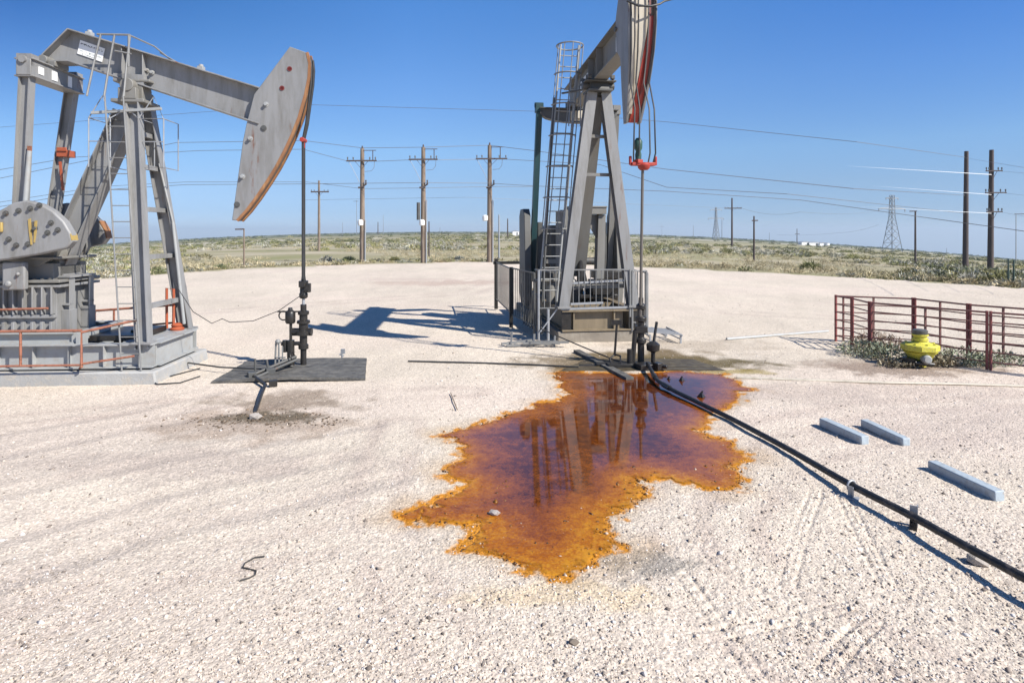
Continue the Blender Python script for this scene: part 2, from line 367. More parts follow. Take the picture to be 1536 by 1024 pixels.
k = 0
for q in SW:
    D, tq = seg_dist(PX, PY, [flat(*p) for p in q]); wv = .17+.012*PY; k = np.maximum(k, np.exp(-((D-wv)/(.5*wv))**2)*np.clip(fbm(PX*1.5, PY*1.5, 78)*2.2-.4, 0, 1))
k = k[..., None]; base = base*(1-.5*k)+np.array([.44, .355, .3])*.5*k
def blot(px, py, rx, ry, col, amt, seed, sharp=2.2, z=3.0):
    global base
    x0, y0 = flat(px, py)
    d = np.sqrt(((PX-x0)/rx)**2+((PY-y0)/ry)**2)+(fbm(PX*z, PY*z, seed, 5)-.5)*1.5
    k = np.clip((1-d)*sharp, 0, 1)[..., None]*amt
    base = base*(1-k)+np.array(col)*k
blot(430, 605, 1.3, .75, (.2, .15, .105), .7, 61); blot(375, 640, 1.6, .8, (.3, .22, .16), .55, 62)
blot(400, 628, .9, .35, (.1, .08, .05), .85, 63, z=5); blot(300, 640, 1.0, .3, (.4, .33, .27), .5, 64)
blot(965, 851, .42, .28, (.25, .23, .2), .75, 65, z=7)
blot(955, 538, 2.3, 1.1, (.17, .125, .065), .95, 66, z=2); blot(960, 552, 2.1, .7, (.07, .05, .022), .95, 69, z=2); blot(1020, 548, 2.2, .7, (.11, .085, .035), .85, 67, z=2.5); blot(870, 545, 1.5, .8, (.2, .15, .09), .7, 68)
blot(1100, 560, .9, .3, (.28, .21, .04), .7, 70); blot(1040, 520, 2.2, 1.0, (.4, .33, .25), .6, 71)
blot(1360, 556, 2.0, .7, (.22, .16, .12), .75, 72, z=4); blot(1300, 548, 1.6, .6, (.3, .23, .18), .6, 73, z=4)
blot(665, 425, 5, 2.0, (.45, .33, .27), .6, 74, z=1.2); blot(620, 420, 4, 1.0, (.5, .4, .34), .5, 75, z=1.5)
blot(830, 895, .8, .22, (.62, .46, .24), .4, 76, z=5); blot(280, 700, 2.4, .5, (.42, .35, .3), .5, 77)
blot(1290, 590, 3.5, .8, (.47, .38, .32), .5, 78, z=2); blot(1450, 640, 3.0, 1.2, (.5, .42, .36), .5, 79, z=2); blot(1180, 600, 2.0, .7, (.48, .4, .34), .5, 80, z=2)
# damp halo and amber fringe round the spill
dm = np.clip(1+(sd+(fbm(PX*2.2, PY*2.2, 92, 4)-.5)*.7)/.32, 0, 1)[..., None]*.42; base = base*(1-dm)+np.array([.4, .27, .14])*dm
rim = sd+(vnoise(PX*9, PY*9, 90)-.5)*.22+(vnoise(PX*28, PY*28, 91)-.5)*.1
k = np.clip((rim+.09)/.07, 0, 1)[..., None]; base = base*(1-k)+np.array([.5, .21, .025])*k
base = np.clip(base, .01, .9)
def pad_mat():
    m = bpy.data.materials.new('crushed_caliche'); m.use_nodes = True
    N = m.node_tree.nodes; L = m.node_tree.links; b = N['Principled BSDF']; b.inputs['Roughness'].default_value = .95; b.inputs['Specular IOR Level'].default_value = .15
    at = N.new('ShaderNodeAttribute'); at.attribute_name = 'tint'
    tc = N.new('ShaderNodeTexCoord')
    vo = N.new('ShaderNodeTexVoronoi'); vo.inputs['Scale'].default_value = 38; L.new(tc.outputs['Object'], vo.inputs['Vector'])
    vo2 = N.new('ShaderNodeTexVoronoi'); vo2.inputs['Scale'].default_value = 15; vo2.inputs['Randomness'].default_value = 1; L.new(tc.outputs['Object'], vo2.inputs['Vector'])
    no = N.new('ShaderNodeTexNoise'); no.inputs['Scale'].default_value = 55; no.inputs['Detail'].default_value = 8; L.new(tc.outputs['Object'], no.inputs['Vector'])
    r = N.new('ShaderNodeMapRange'); r.inputs[1].default_value = .3; r.inputs[2].default_value = .7; r.inputs[3].default_value = .74; r.inputs[4].default_value = 1.2
    L.new(no.outputs['Fac'], r.inputs[0])
    hs = N.new('ShaderNodeSeparateColor'); L.new(vo.outputs['Color'], hs.inputs[0])
    r3 = N.new('ShaderNodeMapRange'); r3.inputs[3].default_value = .8; r3.inputs[4].default_value = 1.16; L.new(hs.outputs[0], r3.inputs[0])
    mu = N.new('ShaderNodeMath'); mu.operation = 'MULTIPLY'; L.new(r.outputs[0], mu.inputs[0]); L.new(r3.outputs[0], mu.inputs[1])
    mx = N.new('ShaderNodeVectorMath'); mx.operation = 'SCALE'; L.new(at.outputs['Color'], mx.inputs[0]); L.new(mu.outputs[0], mx.inputs['Scale'])
    L.new(mx.outputs[0], b.inputs['Base Color'])
    ad = N.new('ShaderNodeMath'); ad.operation = 'ADD'; L.new(no.outputs['Fac'], ad.inputs[0]); L.new(vo.outputs['Distance'], ad.inputs[1])
    ad2 = N.new('ShaderNodeMath'); ad2.operation = 'ADD'; L.new(ad.outputs[0], ad2.inputs[0]); L.new(vo2.outputs['Distance'], ad2.inputs[1])
    bp = N.new('ShaderNodeBump'); bp.inputs['Strength'].default_value = .4; bp.inputs['Distance'].default_value = .025; bp.invert = True
    L.new(ad2.outputs[0], bp.inputs['Height']); L.new(bp.outputs['Normal'], b.inputs['Normal'])
    return m
i = np.arange(nt_-1)[:, None]*nu; j = np.arange(nu-1)[None]
F4 = np.stack([i+j, i+j+1, i+nu+j+1, i+nu+j], -1).reshape(-1, 4)
struct(npmesh('gravel_pad', np.stack([PX, PY, PH], -1).reshape(-1, 3), F4, pad_mat(), base.reshape(-1, 3), True))

# ------------------------------------------------------------------ loose stones: one mass of gravel
OCT = np.array([[1, 0, 0], [-1, 0, 0], [0, 1, 0], [0, -1, 0], [0, 0, 1], [0, 0, -1]], float)
OF = np.array([[0, 2, 4], [2, 1, 4], [1, 3, 4], [3, 0, 4], [2, 0, 5], [1, 2, 5], [3, 1, 5], [0, 3, 5]])
def stones(name, x, y, z, s, cols, material, flatness=.62):
    n = len(x); V = np.repeat(OCT[None], n, 0)*rng.uniform(.55, 1.25, (n, 6, 1))+rng.normal(0, .17, (n, 6, 3))
    V *= np.stack([rng.uniform(.7, 1.4, n), rng.uniform(.7, 1.2, n), rng.uniform(.45, .9, n)*flatness/.62], 1)[:, None]
    a = rng.uniform(0, 6.283, n); ca, sa = np.cos(a)[:, None], np.sin(a)[:, None]
    V = np.stack([V[..., 0]*ca-V[..., 1]*sa, V[..., 0]*sa+V[..., 1]*ca, V[..., 2]], -1)*s[:, None, None]
    V += np.stack([x, y, z+s*.16], -1)[:, None]
    Fa = (OF[None]+6*np.arange(n)[:, None, None]).reshape(-1, 3)
    return npmesh(name, V.reshape(-1, 3), Fa, material, np.repeat(cols, 6, 0))
def pz(x, y): return terrain(x, y)+pad_height(x, y, spill_sd(x, y))+PZ
n = 125000
u_ = rng.uniform(-1.0, 1.0, n); iy = rng.uniform(0, 1, n)**1.25
y_ = 1/(1/3.2+(1/30-1/3.2)*iy); x_ = u_*y_
dens = fbm(x_*.8, y_*.5, 101, 4)
keep = (dens > .36+.22*rng.uniform(-1, 1, n)) & (y_ < pad_edge(u_)-.5)
sd_ = spill_sd(x_, y_); keep &= sd_ < -.05
# the wheel-packed ground at the left carries fewer loose stones
keep &= ~((x_ < -2.2) & (y_ > 5) & (rng.uniform(0, 1, n) < .62))
x_, y_ = x_[keep], y_[keep]
s_ = np.clip(rng.lognormal(-5.15, .55, len(x_)), .003, .03)*np.clip(.8+y_*.02, .8, 1.3)
cb = np.array([.55, .47, .395])*rng.uniform(.55, 1.4, (len(x_), 1)); g = rng.uniform(0, 1, len(x_))
cb[g < .11] = np.array([.25, .21, .18])*rng.uniform(.6, 1.2, ((g < .11).sum(), 1)); cb[(g > .8)] = np.array([.68, .64, .6])
M['gravel'] = mat('loose_gravel', (1, 1, 1), .95, 0, .12, 30, attr='tint', spec=.1)
tag(stones('loose_gravel', x_, y_, pz(x_, y_), s_, np.clip(cb, .03, .8), M['gravel']), 'pale crushed limestone gravel scattered over the caliche pad', 'gravel', kind='stuff')
n = 42000
x_ = rng.uniform(-2, 5, n); y_ = rng.uniform(4.3, 13, n); sd_ = spill_sd(x_, y_)
dd = rng.uniform(0, 1, n)**2.0*.95
front = np.clip((9.2-y_)/3.5, .12, 1)                                   # the near part lies thin over the stones, the part by the well is a pool
keep = (sd_ > -.06) & (sd_ < .05+dd*front) & (vnoise(x_*2.2, y_*2.2, 111) < .35+.6*front)
x_, y_ = x_[keep], y_[keep]; sk = sd_[keep]
s_ = np.clip(rng.lognormal(-4.6, .45, len(x_)), .005, .03)
kk = rng.uniform(.25, 1.2, (len(x_), 1)); cb = np.array([.42, .17, .016])*kk*(1-.55*np.clip(sk/.5, 0, 1)[:, None])
g = rng.uniform(0, 1, len(x_)); cb[g < .3] = (.07, .03, .008); cb[g > .955] = (.5, .4, .3)
M['oilstone'] = mat('oil_wet_gravel', (1, 1, 1), .3, 0, .12, 30, attr='tint', spec=.5)
tag(stones('oily_gravel', x_, y_, np.full(len(x_), PZ-.008), s_, cb, M['oilstone']), 'amber oil wet gravel poking through the edge of the spill', 'gravel', kind='stuff')

n = 500
x0, y0 = flat(400, 630); a_ = rng.normal(0, 1, n); x_ = x0+a_*.65; y_ = y0+rng.normal(0, .2, n)-.12*np.abs(a_)
s_ = np.clip(rng.lognormal(-4.4, .5, n), .006, .035); cb = np.array([.12, .09, .065])*rng.uniform(.4, 2.2, (n, 1))
tag(stones('dirt_clods', x_, y_, pz(x_, y_), s_, cb, M['gravel']), 'dark oily dirt clods strewn in front of the dry cellar boards', 'dirt', kind='stuff')
# ------------------------------------------------------------------ the oil spill
nx, ny = 420, 420
qx, qy = np.meshgrid(np.linspace(-1.9, 5.0, nx), np.linspace(4.6, 12.95, ny))
sdq = spill_sd(qx, qy)
dep = np.clip((sdq+.02)/.75, 0, 1)**.8
wet = np.clip((sdq+(vnoise(qx*9, qy*9, 90)-.5)*.2+(vnoise(qx*30, qy*30, 91)-.5)*.12+.03)/.09, 0, 1)
body = fbm(qx*1.1, qy*.8, 121, 5)*.7+fbm(qx*3.5, qy*3.0, 122, 4)*.3
thin = np.clip((8.2-qy)/3.0, 0, 1)
qz = np.full(qx.shape, PZ)+np.where(sdq < 0, -.012, 0)
body = body+np.clip((qy-9.6)/3, 0, 1)*.3-np.clip((7.6-qy)/2.5, 0, 1)*.08
cols = np.stack([dep, body, wet], -1); c2 = np.stack([thin, thin*0, thin*0], -1)
def oil_mat():
    m = bpy.data.materials.new('spilled_crude_emulsion'); m.use_nodes = True
    N = m.node_tree.nodes; L = m.node_tree.links; b = N['Principled BSDF']; out = N['Material Output']
    at = N.new('ShaderNodeAttribute'); at.attribute_name = 'tint'; sp = N.new('ShaderNodeSeparateColor'); L.new(at.outputs['Color'], sp.inputs[0])
    a2 = N.new('ShaderNodeAttribute'); a2.attribute_name = 'thin'; s2 = N.new('ShaderNodeSeparateColor'); L.new(a2.outputs['Color'], s2.inputs[0])
    tc = N.new('ShaderNodeTexCoord')
    no = N.new('ShaderNodeTexNoise'); no.inputs['Scale'].default_value = 9; no.inputs['Detail'].default_value = 9; no.inputs['Roughness'].default_value = .7; L.new(tc.outputs['Object'], no.inputs['Vector'])
    no4 = N.new('ShaderNodeTexNoise'); no4.inputs['Scale'].default_value = 38; no4.inputs['Detail'].default_value = 4; no4.inputs['Roughness'].default_value = .7; L.new(tc.outputs['Object'], no4.inputs['Vector'])
    def math_(op, a, b_):
        n = N.new('ShaderNodeMath'); n.operation = op
        for k, v in enumerate((a, b_)):
            if isinstance(v, (int, float)): n.inputs[k].default_value = v
            else: L.new(v, n.inputs[k])
        return n.outputs[0]
    fac = math_('ADD', math_('MULTIPLY', sp.outputs[0], .55), math_('ADD', math_('MULTIPLY', sp.outputs[1], .55), math_('MULTIPLY', math_('SUBTRACT', math_('ADD', math_('MULTIPLY', no.outputs['Fac'], .55), math_('MULTIPLY', no4.outputs['Fac'], .45)), .5), 1.7)))
    fac = math_('SUBTRACT', fac, math_('MULTIPLY', s2.outputs[0], .1))
    r = N.new('ShaderNodeValToRGB'); e = r.color_ramp.elements
    e[0].position = .12; e[0].color = (.46, .2, .015, 1); e[1].position = .9; e[1].color = (.06, .014, .003, 1)
    e.new(.36).color = (.32, .1, .007, 1); e.new(.58).color = (.21, .055, .005, 1)
    L.new(fac, r.inputs['Fac']); L.new(r.outputs[0], b.inputs['Base Color'])
    rr = N.new('ShaderNodeMapRange'); rr.inputs[1].default_value = .15; rr.inputs[2].default_value = .55; rr.inputs[3].default_value = .3; rr.inputs[4].default_value = .035
    L.new(math_('SUBTRACT', sp.outputs[0], math_('MULTIPLY', s2.outputs[0], .25)), rr.inputs[0]); L.new(rr.outputs[0], b.inputs['Roughness'])
    b.inputs['IOR'].default_value = 1.5
    sl_m = N.new('ShaderNodeMapRange'); sl_m.inputs[1].default_value = .1; sl_m.inputs[2].default_value = .6; sl_m.inputs[3].default_value = .15; sl_m.inputs[4].default_value = .5
    L.new(math_('SUBTRACT', sp.outputs[0], math_('MULTIPLY', s2.outputs[0], .3)), sl_m.inputs[0]); L.new(sl_m.outputs[0], b.inputs['Specular IOR Level'])
    n2 = N.new('ShaderNodeTexNoise'); n2.inputs['Scale'].default_value = 26; n2.inputs['Detail'].default_value = 5; L.new(tc.outputs['Object'], n2.inputs['Vector'])
    bp = N.new('ShaderNodeBump'); bp.inputs['Distance'].default_value = .012
    st = N.new('ShaderNodeMapRange'); st.inputs[1].default_value = .1; st.inputs[2].default_value = .75; st.inputs[3].default_value = .6; st.inputs[4].default_value = .012
    L.new(math_('SUBTRACT', sp.outputs[0], math_('MULTIPLY', s2.outputs[0], .35)), st.inputs[0]); L.new(st.outputs[0], bp.inputs['Strength'])
    L.new(n2.outputs['Fac'], bp.inputs['Height']); L.new(bp.outputs['Normal'], b.inputs['Normal'])
    tr = N.new('ShaderNodeBsdfTransparent'); ms = N.new('ShaderNodeMixShader')
    L.new(sp.outputs[2], ms.inputs[0]); L.new(tr.outputs[0], ms.inputs[1]); L.new(b.outputs[0], ms.inputs[2]); L.new(ms.outputs[0], out.inputs['Surface'])
    return m
i = np.arange(ny-1)[:, None]*nx; j = np.arange(nx-1)[None]
F4 = np.stack([i+j, i+j+1, i+nx+j+1, i+nx+j], -1).reshape(-1, 4)
kf = (sdq.reshape(-1)[F4].max(1) > -.12); F4 = F4[kf]
used = np.unique(F4); re = np.full(nx*ny, -1); re[used] = np.arange(len(used))
o = npmesh('oil_spill', np.stack([qx, qy, qz], -1).reshape(-1, 3)[used], re[F4], oil_mat(), {'tint': cols.reshape(-1, 3)[used], 'thin': c2.reshape(-1, 3)[used]}, True)
tag(o, 'amber and dark red glossy oil puddle spread in front of the oily wellhead', 'oil spill')

# ================================================================== PUMPJACKS (local frame: +x from the well to the rear, +z up, origin on the ground at the well)
UL = Vector((-1, -.07, 0)).normalized(); UR = Vector((-.15, .989, 0)).normalized()
WL = Vector((-4.28, 12.5, .02)); WR = Vector((2.65, 12.75, .02))
RZL = math.atan2(UL.y, UL.x); RZR = math.atan2(UR.y, UR.x)

def bolts(parent, pts, v, r=.035, d=.05, m='darkg', name='bolt'):
    for u, z in pts:
        b = MB(); b.tube((u, v-d*.2*(1 if v > 0 else -1), z), (u, v+d*(1 if v > 0 else -1), z), r, n=6); b.tube((u, v, z), (u, v+.012*(1 if v > 0 else -1), z), r*1.5, n=12); b.build(name, M[m], parent)
def ladder(parent, a, b, side, gap=.36, step=.3, r=.022, rr=.013, mname='galv', skip=()):
    a = Vector(a); b = Vector(b); side = Vector(side).normalized()
    m = MB(); m.tube(a-side*gap/2, b-side*gap/2, r, n=8); m.tube(a+side*gap/2, b+side*gap/2, r, n=8)
    n = int((b-a).length/step)
    for i in range(1, n):
        p = a+(b-a)*i/n; m.tube(p-side*gap/2, p+side*gap/2, rr, n=6)
    return m.build('ladder', M[mname], parent)
def smudge_text(m, u0, u1, z0, z1, v, rows, seed, slope=0.0, th=.004):
    g = random.Random(seed)
    for zi, (h, a, b_) in enumerate(rows):
        z = z0+(z1-z0)*h; u = u0+(u1-u0)*a; ue = u0+(u1-u0)*b_; sgn = 1 if ue > u else -1
        hh = (z1-z0)*.15
        while (ue-u)*sgn > .015:
            w = g.uniform(.012, .03)
            if g.random() < .84:
                zz = z+(u-u0)*slope
                for q in range(g.choice((1, 2, 2))):
                    m.box((u+sgn*w*.5, v, zz+g.uniform(-.3, .3)*hh), (w*g.uniform(.3, .9), th, hh*g.uniform(.35, .9)))
            u += sgn*w*1.15

def head(parent, outline, hw, m, panel_mats, rim=.05):
    """outline: list of (u,z) around; hw(z): half width"""
    b = MB(); n = len(outline)
    vs = [(u, -hw(z), z) for u, z in outline]+[(u, hw(z), z) for u, z in outline]
    b.add(vs, [tuple(range(n)), tuple(range(2*n-1, n-1, -1))]+[(i, i+n, (i+1) % n+n, (i+1) % n) for i in range(n)])
    return b.build('horse_head', m, parent, bevel=.012)

# ------------------------------------------------------------------ left unit
pl = thing('pumpjack', WL, 'grey pumpjack seen from the side, its big horse head tilted down', 'pumpjack', RZL, 'pumpjacks on the pad')
G = M['grey']; G2_ = M['grey2']
# walking beam: web polygon and flanges
sl = (6.79-5.71)/(4.51-.9)
def ztop(u): return 5.71+sl*(u-.9)
def zbot(u): return 5.03+(5.83-5.03)/(3.37-1.0)*(u-1.0)*.93
top = [(.8, ztop(.8)), (4.45, ztop(4.45))]; tail = [(4.93, 6.25), (4.83, 6.13)]; bot = [(4.45, 6.15), (.8, 4.966)]
poly = top+tail+bot
b = MB(); b.prism(poly, -.012, .012)
for p, q in ((poly[0], poly[1]), (poly[1], poly[2]), (poly[3], poly[4]), (poly[4], poly[5])):
    b.bar((p[0], 0, p[1]), (q[0], 0, q[1]), .37, .026)
for u in (3.05, 3.45):
    b.box((u, .085, (ztop(u)+zbot(u))/2), (.016, .15, (ztop(u)-zbot(u))-.03)); b.box((u, -.085, (ztop(u)+zbot(u))/2), (.016, .15, (ztop(u)-zbot(u))-.03))
beam = b.build('walking_beam', G, pl, bevel=.004)
b = MB(); b.prism([(3.6, 5.9+.02), (3.02, 5.9), (3.02, 5.62+.06), (3.6, 5.8)], .03, .17); b.build('gusset', G, beam)
# sign on the near face of the web
b = MB(); b.prism([(4.30, 6.60), (3.83, 6.44), (3.89, 6.17), (4.36, 6.33)], .018, .03); sg = b.build('sign', M['white'], beam)
b = MB()
smudge_text(b, 4.29, 3.84, 6.50, 6.60, .034, [(.35, 0.02, .98)], 3, slope=.34); smudge_text(b, 4.29, 3.84, 6.475, 6.60, .034, [(.35, .0, .97)], 13, slope=.34); b.build('lettering', M['ink'], sg)
b = MB(); smudge_text(b, 4.31, 3.87, 6.40, 6.50, .034, [(.0, .02, .95), (-.6, .1, .6)], 4, slope=.34); smudge_text(b, 4.25, 3.9, 6.34, 6.42, .034, [(.3, .35, .95)], 5, slope=.34); b.build('lettering', M['inkp'], sg)
for u, m_ in ((4.15, 'pale'), (2.0, 'pale')):
    b = MB(); b.box((u, -.02, ztop(u)+.05), (.12, .12, .08)); b.tube((u, -.02, ztop(u)+.05), (u, -.02, ztop(u)+.13), .045); b.build('grease_cap', M[m_], beam, bevel=.008)
# head
HL = [(.2, 6.52), (-.12, 6.41), (-.17, 6.19), (-.155, 5.9), (-.085, 5.55), (.04, 5.1), (.17, 4.76), (.32, 4.43), (.49, 4.1), (.67, 3.8), (.88, 3.48), (1.07, 3.22), (1.25, 3.02), (1.33, 3.03), (1.2, 4.0), (1.12, 4.6), (1.05, 4.95), (.9, 5.55)]
hd = head(pl, HL, lambda z: .155, G, None)
arc = HL[1:13]
for v in (.125, -.125):
    b = MB()
    for p, q in zip(arc[:-1], arc[1:]): b.bar((p[0]-.02, v, p[1]), (q[0]-.02, v, q[1]), .07, .05, up=(-1, 0, 0))
    b.build('rim', M['rim'], hd)
b = MB()
for p, q in zip(arc[:-1], arc[1:]): b.bar((p[0]-.006, 0, p[1]), (q[0]-.006, 0, q[1]), .17, .02, up=(-1, 0, 0))
b.build('wear_strip', M['darkg'], hd)
bolts(hd, [(.2, 6.07), (.35, 5.68)], .155, .032, .012, 'darkred', 'bolt_hole'); bolts(hd, [(.71, 4.87), (1.23, 3.34)], .155, .04, .02, 'darkg', 'bolt_hole'); bolts(hd, [(.66, 5.35), (.97, 4.66), (1.12, 3.9)], .155, .035, .06, 'pale')
# bridle, carrier bar and rod
for v in (.1, -.1):
    b = MB(); b.path([(.1, v, 6.45), (-.2, v, 6.3), (-.215, v, 6.1), (-.2, v*.9, 5.8), (-.1, v*.55, 5.0), (-.03, v*.45, 4.66), (-.03, v*.45, 1.84)], .026, 8); b.build('bridle_cable', M['cable'], pl)
b = MB(); b.box((-.03, 0, 4.66), (.1, .2, .05)); b.tube((-.03, -.1, 4.66), (-.03, .13, 4.66), .05, n=8); b.box((-.03, 0, 4.58), (.05, .06, .16)); b.build('cable_spreader', M['red'], pl, bevel=.006)
b = MB(); b.box((-.03, 0, 1.74), (.13, .26, .12)); b.lathe((-.03, 0, 1.44), [(.06, 0), (.085, .03), (.085, .1), (.07, .12), (.07, .22), (.09, .24), (.09, .36)], 12); b.tube((-.03, .0, 1.8), (-.03, 0, 1.98), .05, .03); b.tube((-.03, .05, 1.58), (-.17, .1, 1.6), .018); b.box((-.12, .03, 1.66), (.12, .1, .18)); b.build('carrier_bar', M['dark'], pl, bevel=.006)
b = MB(); b.tube((-.03, 0, .9), (-.03, 0, 1.5), .03, n=12); b.build('polished_rod', M['galv'], pl)
# samson post
for sv in (1, -1):
    b = MB(); b.ibeam((2.66, .86*sv, .62), (3.16, .24*sv, 5.3), .2, .24, .018, .014, up=(1, 0, 0)); b.box((2.66, .87*sv, .735), (.36, .28, .03)); b.build('leg', G, pl)
b = MB()
for t, in ((.16,), (.36,), (.56,), (.74,), (.88,)):
    p = Vector((2.66, .86, .62)).lerp(Vector((3.16, .24, 5.3)), t); q = Vector((p.x, -p.y, p.z)); b = MB(); b.bar(p, q, .09, .09); b.build('cross_brace', G, pl)
b = MB(); b.ibeam((3.42, 0, 5.15), (4.8, 0, 1.95), .34, .4, .022, .016, up=(1, 0, 0))
b.box((4.72, 0, 1.95), (.5, .5, .05)); b.build('rear_leg', G, pl)
b = MB(); b.box((3.25, 0, 5.36), (.62, .66, .07)); b.box((3.25, 0, 5.55), (.42, .34, .3)); b.tube((3.25, -.36, 5.66), (3.25, .36, 5.66), .13, n=16); b.box((3.25, .27, 5.5), (.34, .14, .22)); b.box((3.25, -.27, 5.5), (.34, .14, .22)); b.box((3.25, 0, 5.78), (.7, .36, .05)); b.build('saddle_bearing', M['grey2'], pl, bevel=.012)
bolts(pl, [(3.02, 6.02), (2.92, 5.98)], .03, .03, .07, 'pale')
# ladder and its guards
la = ladder(pl, (2.78, 1.06, .25), (3.42, .46, 5.42), (1, 0, .0), .34, .3, .016, .01, 'galvd')
b = MB()
for k in (-.18, .18, .5): b.path([(3.42+k, .46, 5.4), (3.5+k*.9-.1, .36, 6.05), (3.42+k*.8-.1, .36, 6.62)], .02, 6)
b.path([(3.5-.1+.5*.72+.03, .36, 6.62), (3.42-.18*.8-.1, .36, 6.62)], .02, 6); b.path([(3.2, .36, 6.62), (3.05, -.3, 6.6), (2.75, -.35, 6.35), (2.75, -.3, 5.98)], .016, 6); b.path([(2.95, -.33, 6.48), (2.45, -.35, 6.2)], .014, 6); b.path([(3.45, .38, 6.3), (3.15, .36, 6.25)], .016, 6); b.path([(3.2, .36, 6.62), (3.2, .36, 6.0)], .02, 6)
b.build('guard_hoop', M['galvd'], la)
for u0, u1, v in ((2.55, 3.02, .35), (3.55, 3.95, .35)):
    b = MB()
    b.path([(u0, v, 5.0), (u0, v, 4.05), (u1, v, 4.05), (u1, v, 5.0), (u0, v, 5.0), ((u0+u1)/2, v-.1, 5.45), (u1, v, 5.0)], .013, 6); b.path([(u0, v, 5.0), (u0, v-.6, 5.0), (u0, v-.6, 4.05), (u0, v, 4.05)], .012, 6); b.path([(u1, v, 5.0), (u1, v-.6, 5.0), (u1, v-.6, 4.05)], .012, 6); b.path([(u0, v, 4.55), (u1, v, 4.55)], .011, 6)
    b.bar((u0 if u0 > 3 else u1, v, 5.0), (3.25, .3, 5.2), .02); b.build('guard_basket', M['galv'], la)
b = MB(); b.bar((2.6, .34, 5.2), (3.9, .34, 5.1), .06, .05); b.build('bracket', M['pale'], la)
# equalizer and pitmans
b = MB(); b.bar((4.86, .78, 5.86), (4.86, -.78, 5.86), .26, .3); b.bar((4.86, .77, 6.02), (4.86, -.77, 6.02), .34, .03); b.bar((4.86, .77, 5.7), (4.86, -.77, 5.7), .34, .03)
b.build('equalizer', G, pl, bevel=.01)
b = MB(); b.box((4.86, 0, 6.08), (.4, .42, .1)); b.tube((4.86, -.28, 6.14), (4.86, .28, 6.14), .09, n=14); b.build('equalizer_bearing', M['grey2'], pl, bevel=.01)
for y_d, w_d, h_d in ((.5, .14, .14), (.12, .15, .18), (-.34, .12, .22)): b = MB(); b.box((4.725, y_d, 5.85), (.012, w_d, h_d)); b.build('decal', M['white'], pl)
CPL = (5.0, 2.95)
for sv in (1, -1):
    b = MB(); o_ = .28 if sv < 0 else 0
    b.ibeam((4.86, .66*sv, 5.95), (CPL[0]+o_, .66*sv, CPL[1]), .17, .2, .02, .018, up=(1, 0, 0)); b.box((4.86, .66*sv, 6.0), (.26, .22, .22)); b.tube((4.86, .82*sv, 6.0), (4.86, .5*sv, 6.0), .07)
    pm = b.build('pitman_arm', G, pl)
    if sv < 0:
        b = MB(); b.box((5.0, -.66, 4.42), (.24, .25, .14)); b.box((5.0, -.52, 4.5), (.2, .02, .08)); b.build('warning_tag', M['orange'], pm, bevel=.01)
        b = MB(); b.box((5.02, -.55, 3.95), (.045, .02, .6), rot=Matrix.Rotation(.1, 3, 'Y')); b.build('warning_stripe', M['orange'], pm)
    else:
        b = MB(); b.tube((4.76, .76, 4.3), (4.84, .77, 3.2), .04, .045, n=10); b.build('conduit', M['pale'], pm); b = MB(); b.box((4.76, .76, 4.34), (.06, .04, .1)); b.build('warning_tag', M['railor'], pm)
# cranks with counterweights
CW = [(5.62, 2.9), (5.35, 3.1), (5.1, 3.2), (4.88, 3.33), (4.66, 3.37), (4.42, 3.31), (4.2, 3.18), (4.01, 2.99), (3.89, 2.78), (3.86, 2.62), (3.95, 2.5), (4.45, 2.38), (4.99, 2.29), (5.35, 2.24), (5.62, 2.3)]
for sv in (1, -1):
    so = (0, 0) if sv > 0 else (.42, .04)
    b = MB(); b.prism([(u+so[0], z+so[1]) for u, z in CW], (.8*sv), 1.0*sv); cw = b.build('counterweight', G, pl, bevel=.03)
    face = 1.0*sv
    bolts(cw, [(5.0+so[0], 3.13), (4.78+so[0], 3.18), (4.58+so[0], 3.22), (4.5+so[0], 2.86), (4.42+so[0], 3.28), (4.22+so[0], 2.96), (4.1+so[0], 2.83), (4.28+so[0], 2.78), (4.62+so[0], 2.57), (4.82+so[0], 2.55), (4.95+so[0], 2.66)] if sv > 0 else [(4.75, 3.2), (5.1, 3.1)], face, .034, .05)
    b = MB(); pr = [(4.62, 3.05), (4.5, 3.07), (4.5, 2.62), (4.55, 2.55)]
    if sv > 0:
        b.prism([(4.615, 3.02), (4.575, 3.04), (4.555, 2.8), (4.545, 2.56), (4.57, 2.56), (4.6, 2.8)], 1.0, 1.016); b.build('yellow_mark', M['yedge'], cw); b = MB(); b.prism([(4.5, 3.0), (4.46, 3.0), (4.47, 2.8), (4.5, 2.6), (4.52, 2.6), (4.51, 2.8)], 1.0, 1.016); b.build('yellow_mark', M['yedge'], cw)
        b = MB(); b.prism([(4.55, 2.98), (4.515, 2.98), (4.52, 2.74), (4.54, 2.74)], 1.0, 1.012); b.build('slot', M['darkg'], cw)
        b = MB(); b.box((5.09, 1.03, 2.88), (.1, .05, .18)); b.build('clamp', M['yedge'], cw, bevel=.015)
        b = MB(); b.bar((3.893, .9, 2.76), (3.868, .9, 2.64), .19, .012, up=(-1, 0, 0)); b.build('painted_edge', M['yedge'], cw)
    else:
        b = MB(); 
        for p, q in zip([(4.01, 2.99), (3.89, 2.78), (3.86, 2.62)][:-1], [(3.89, 2.78), (3.86, 2.62)]): b.bar((p[0]+so[0]-.012, -.9, p[1]+.04), (q[0]+so[0]-.012, -.9, q[1]+.04), .2, .02, up=(-1, 0, 0))
        b.build('painted_edge', M['rim'], cw)
    b = MB(); b.prism([(5.75+so[0]*.4, 2.95), (4.45, 2.78), (4.4, 2.5), (4.5, 2.3), (4.8, 2.12), (5.75+so[0]*.4, 2.35)], .36*sv, .52*sv); b.build('crank', M['grey2'], pl, bevel=.02)
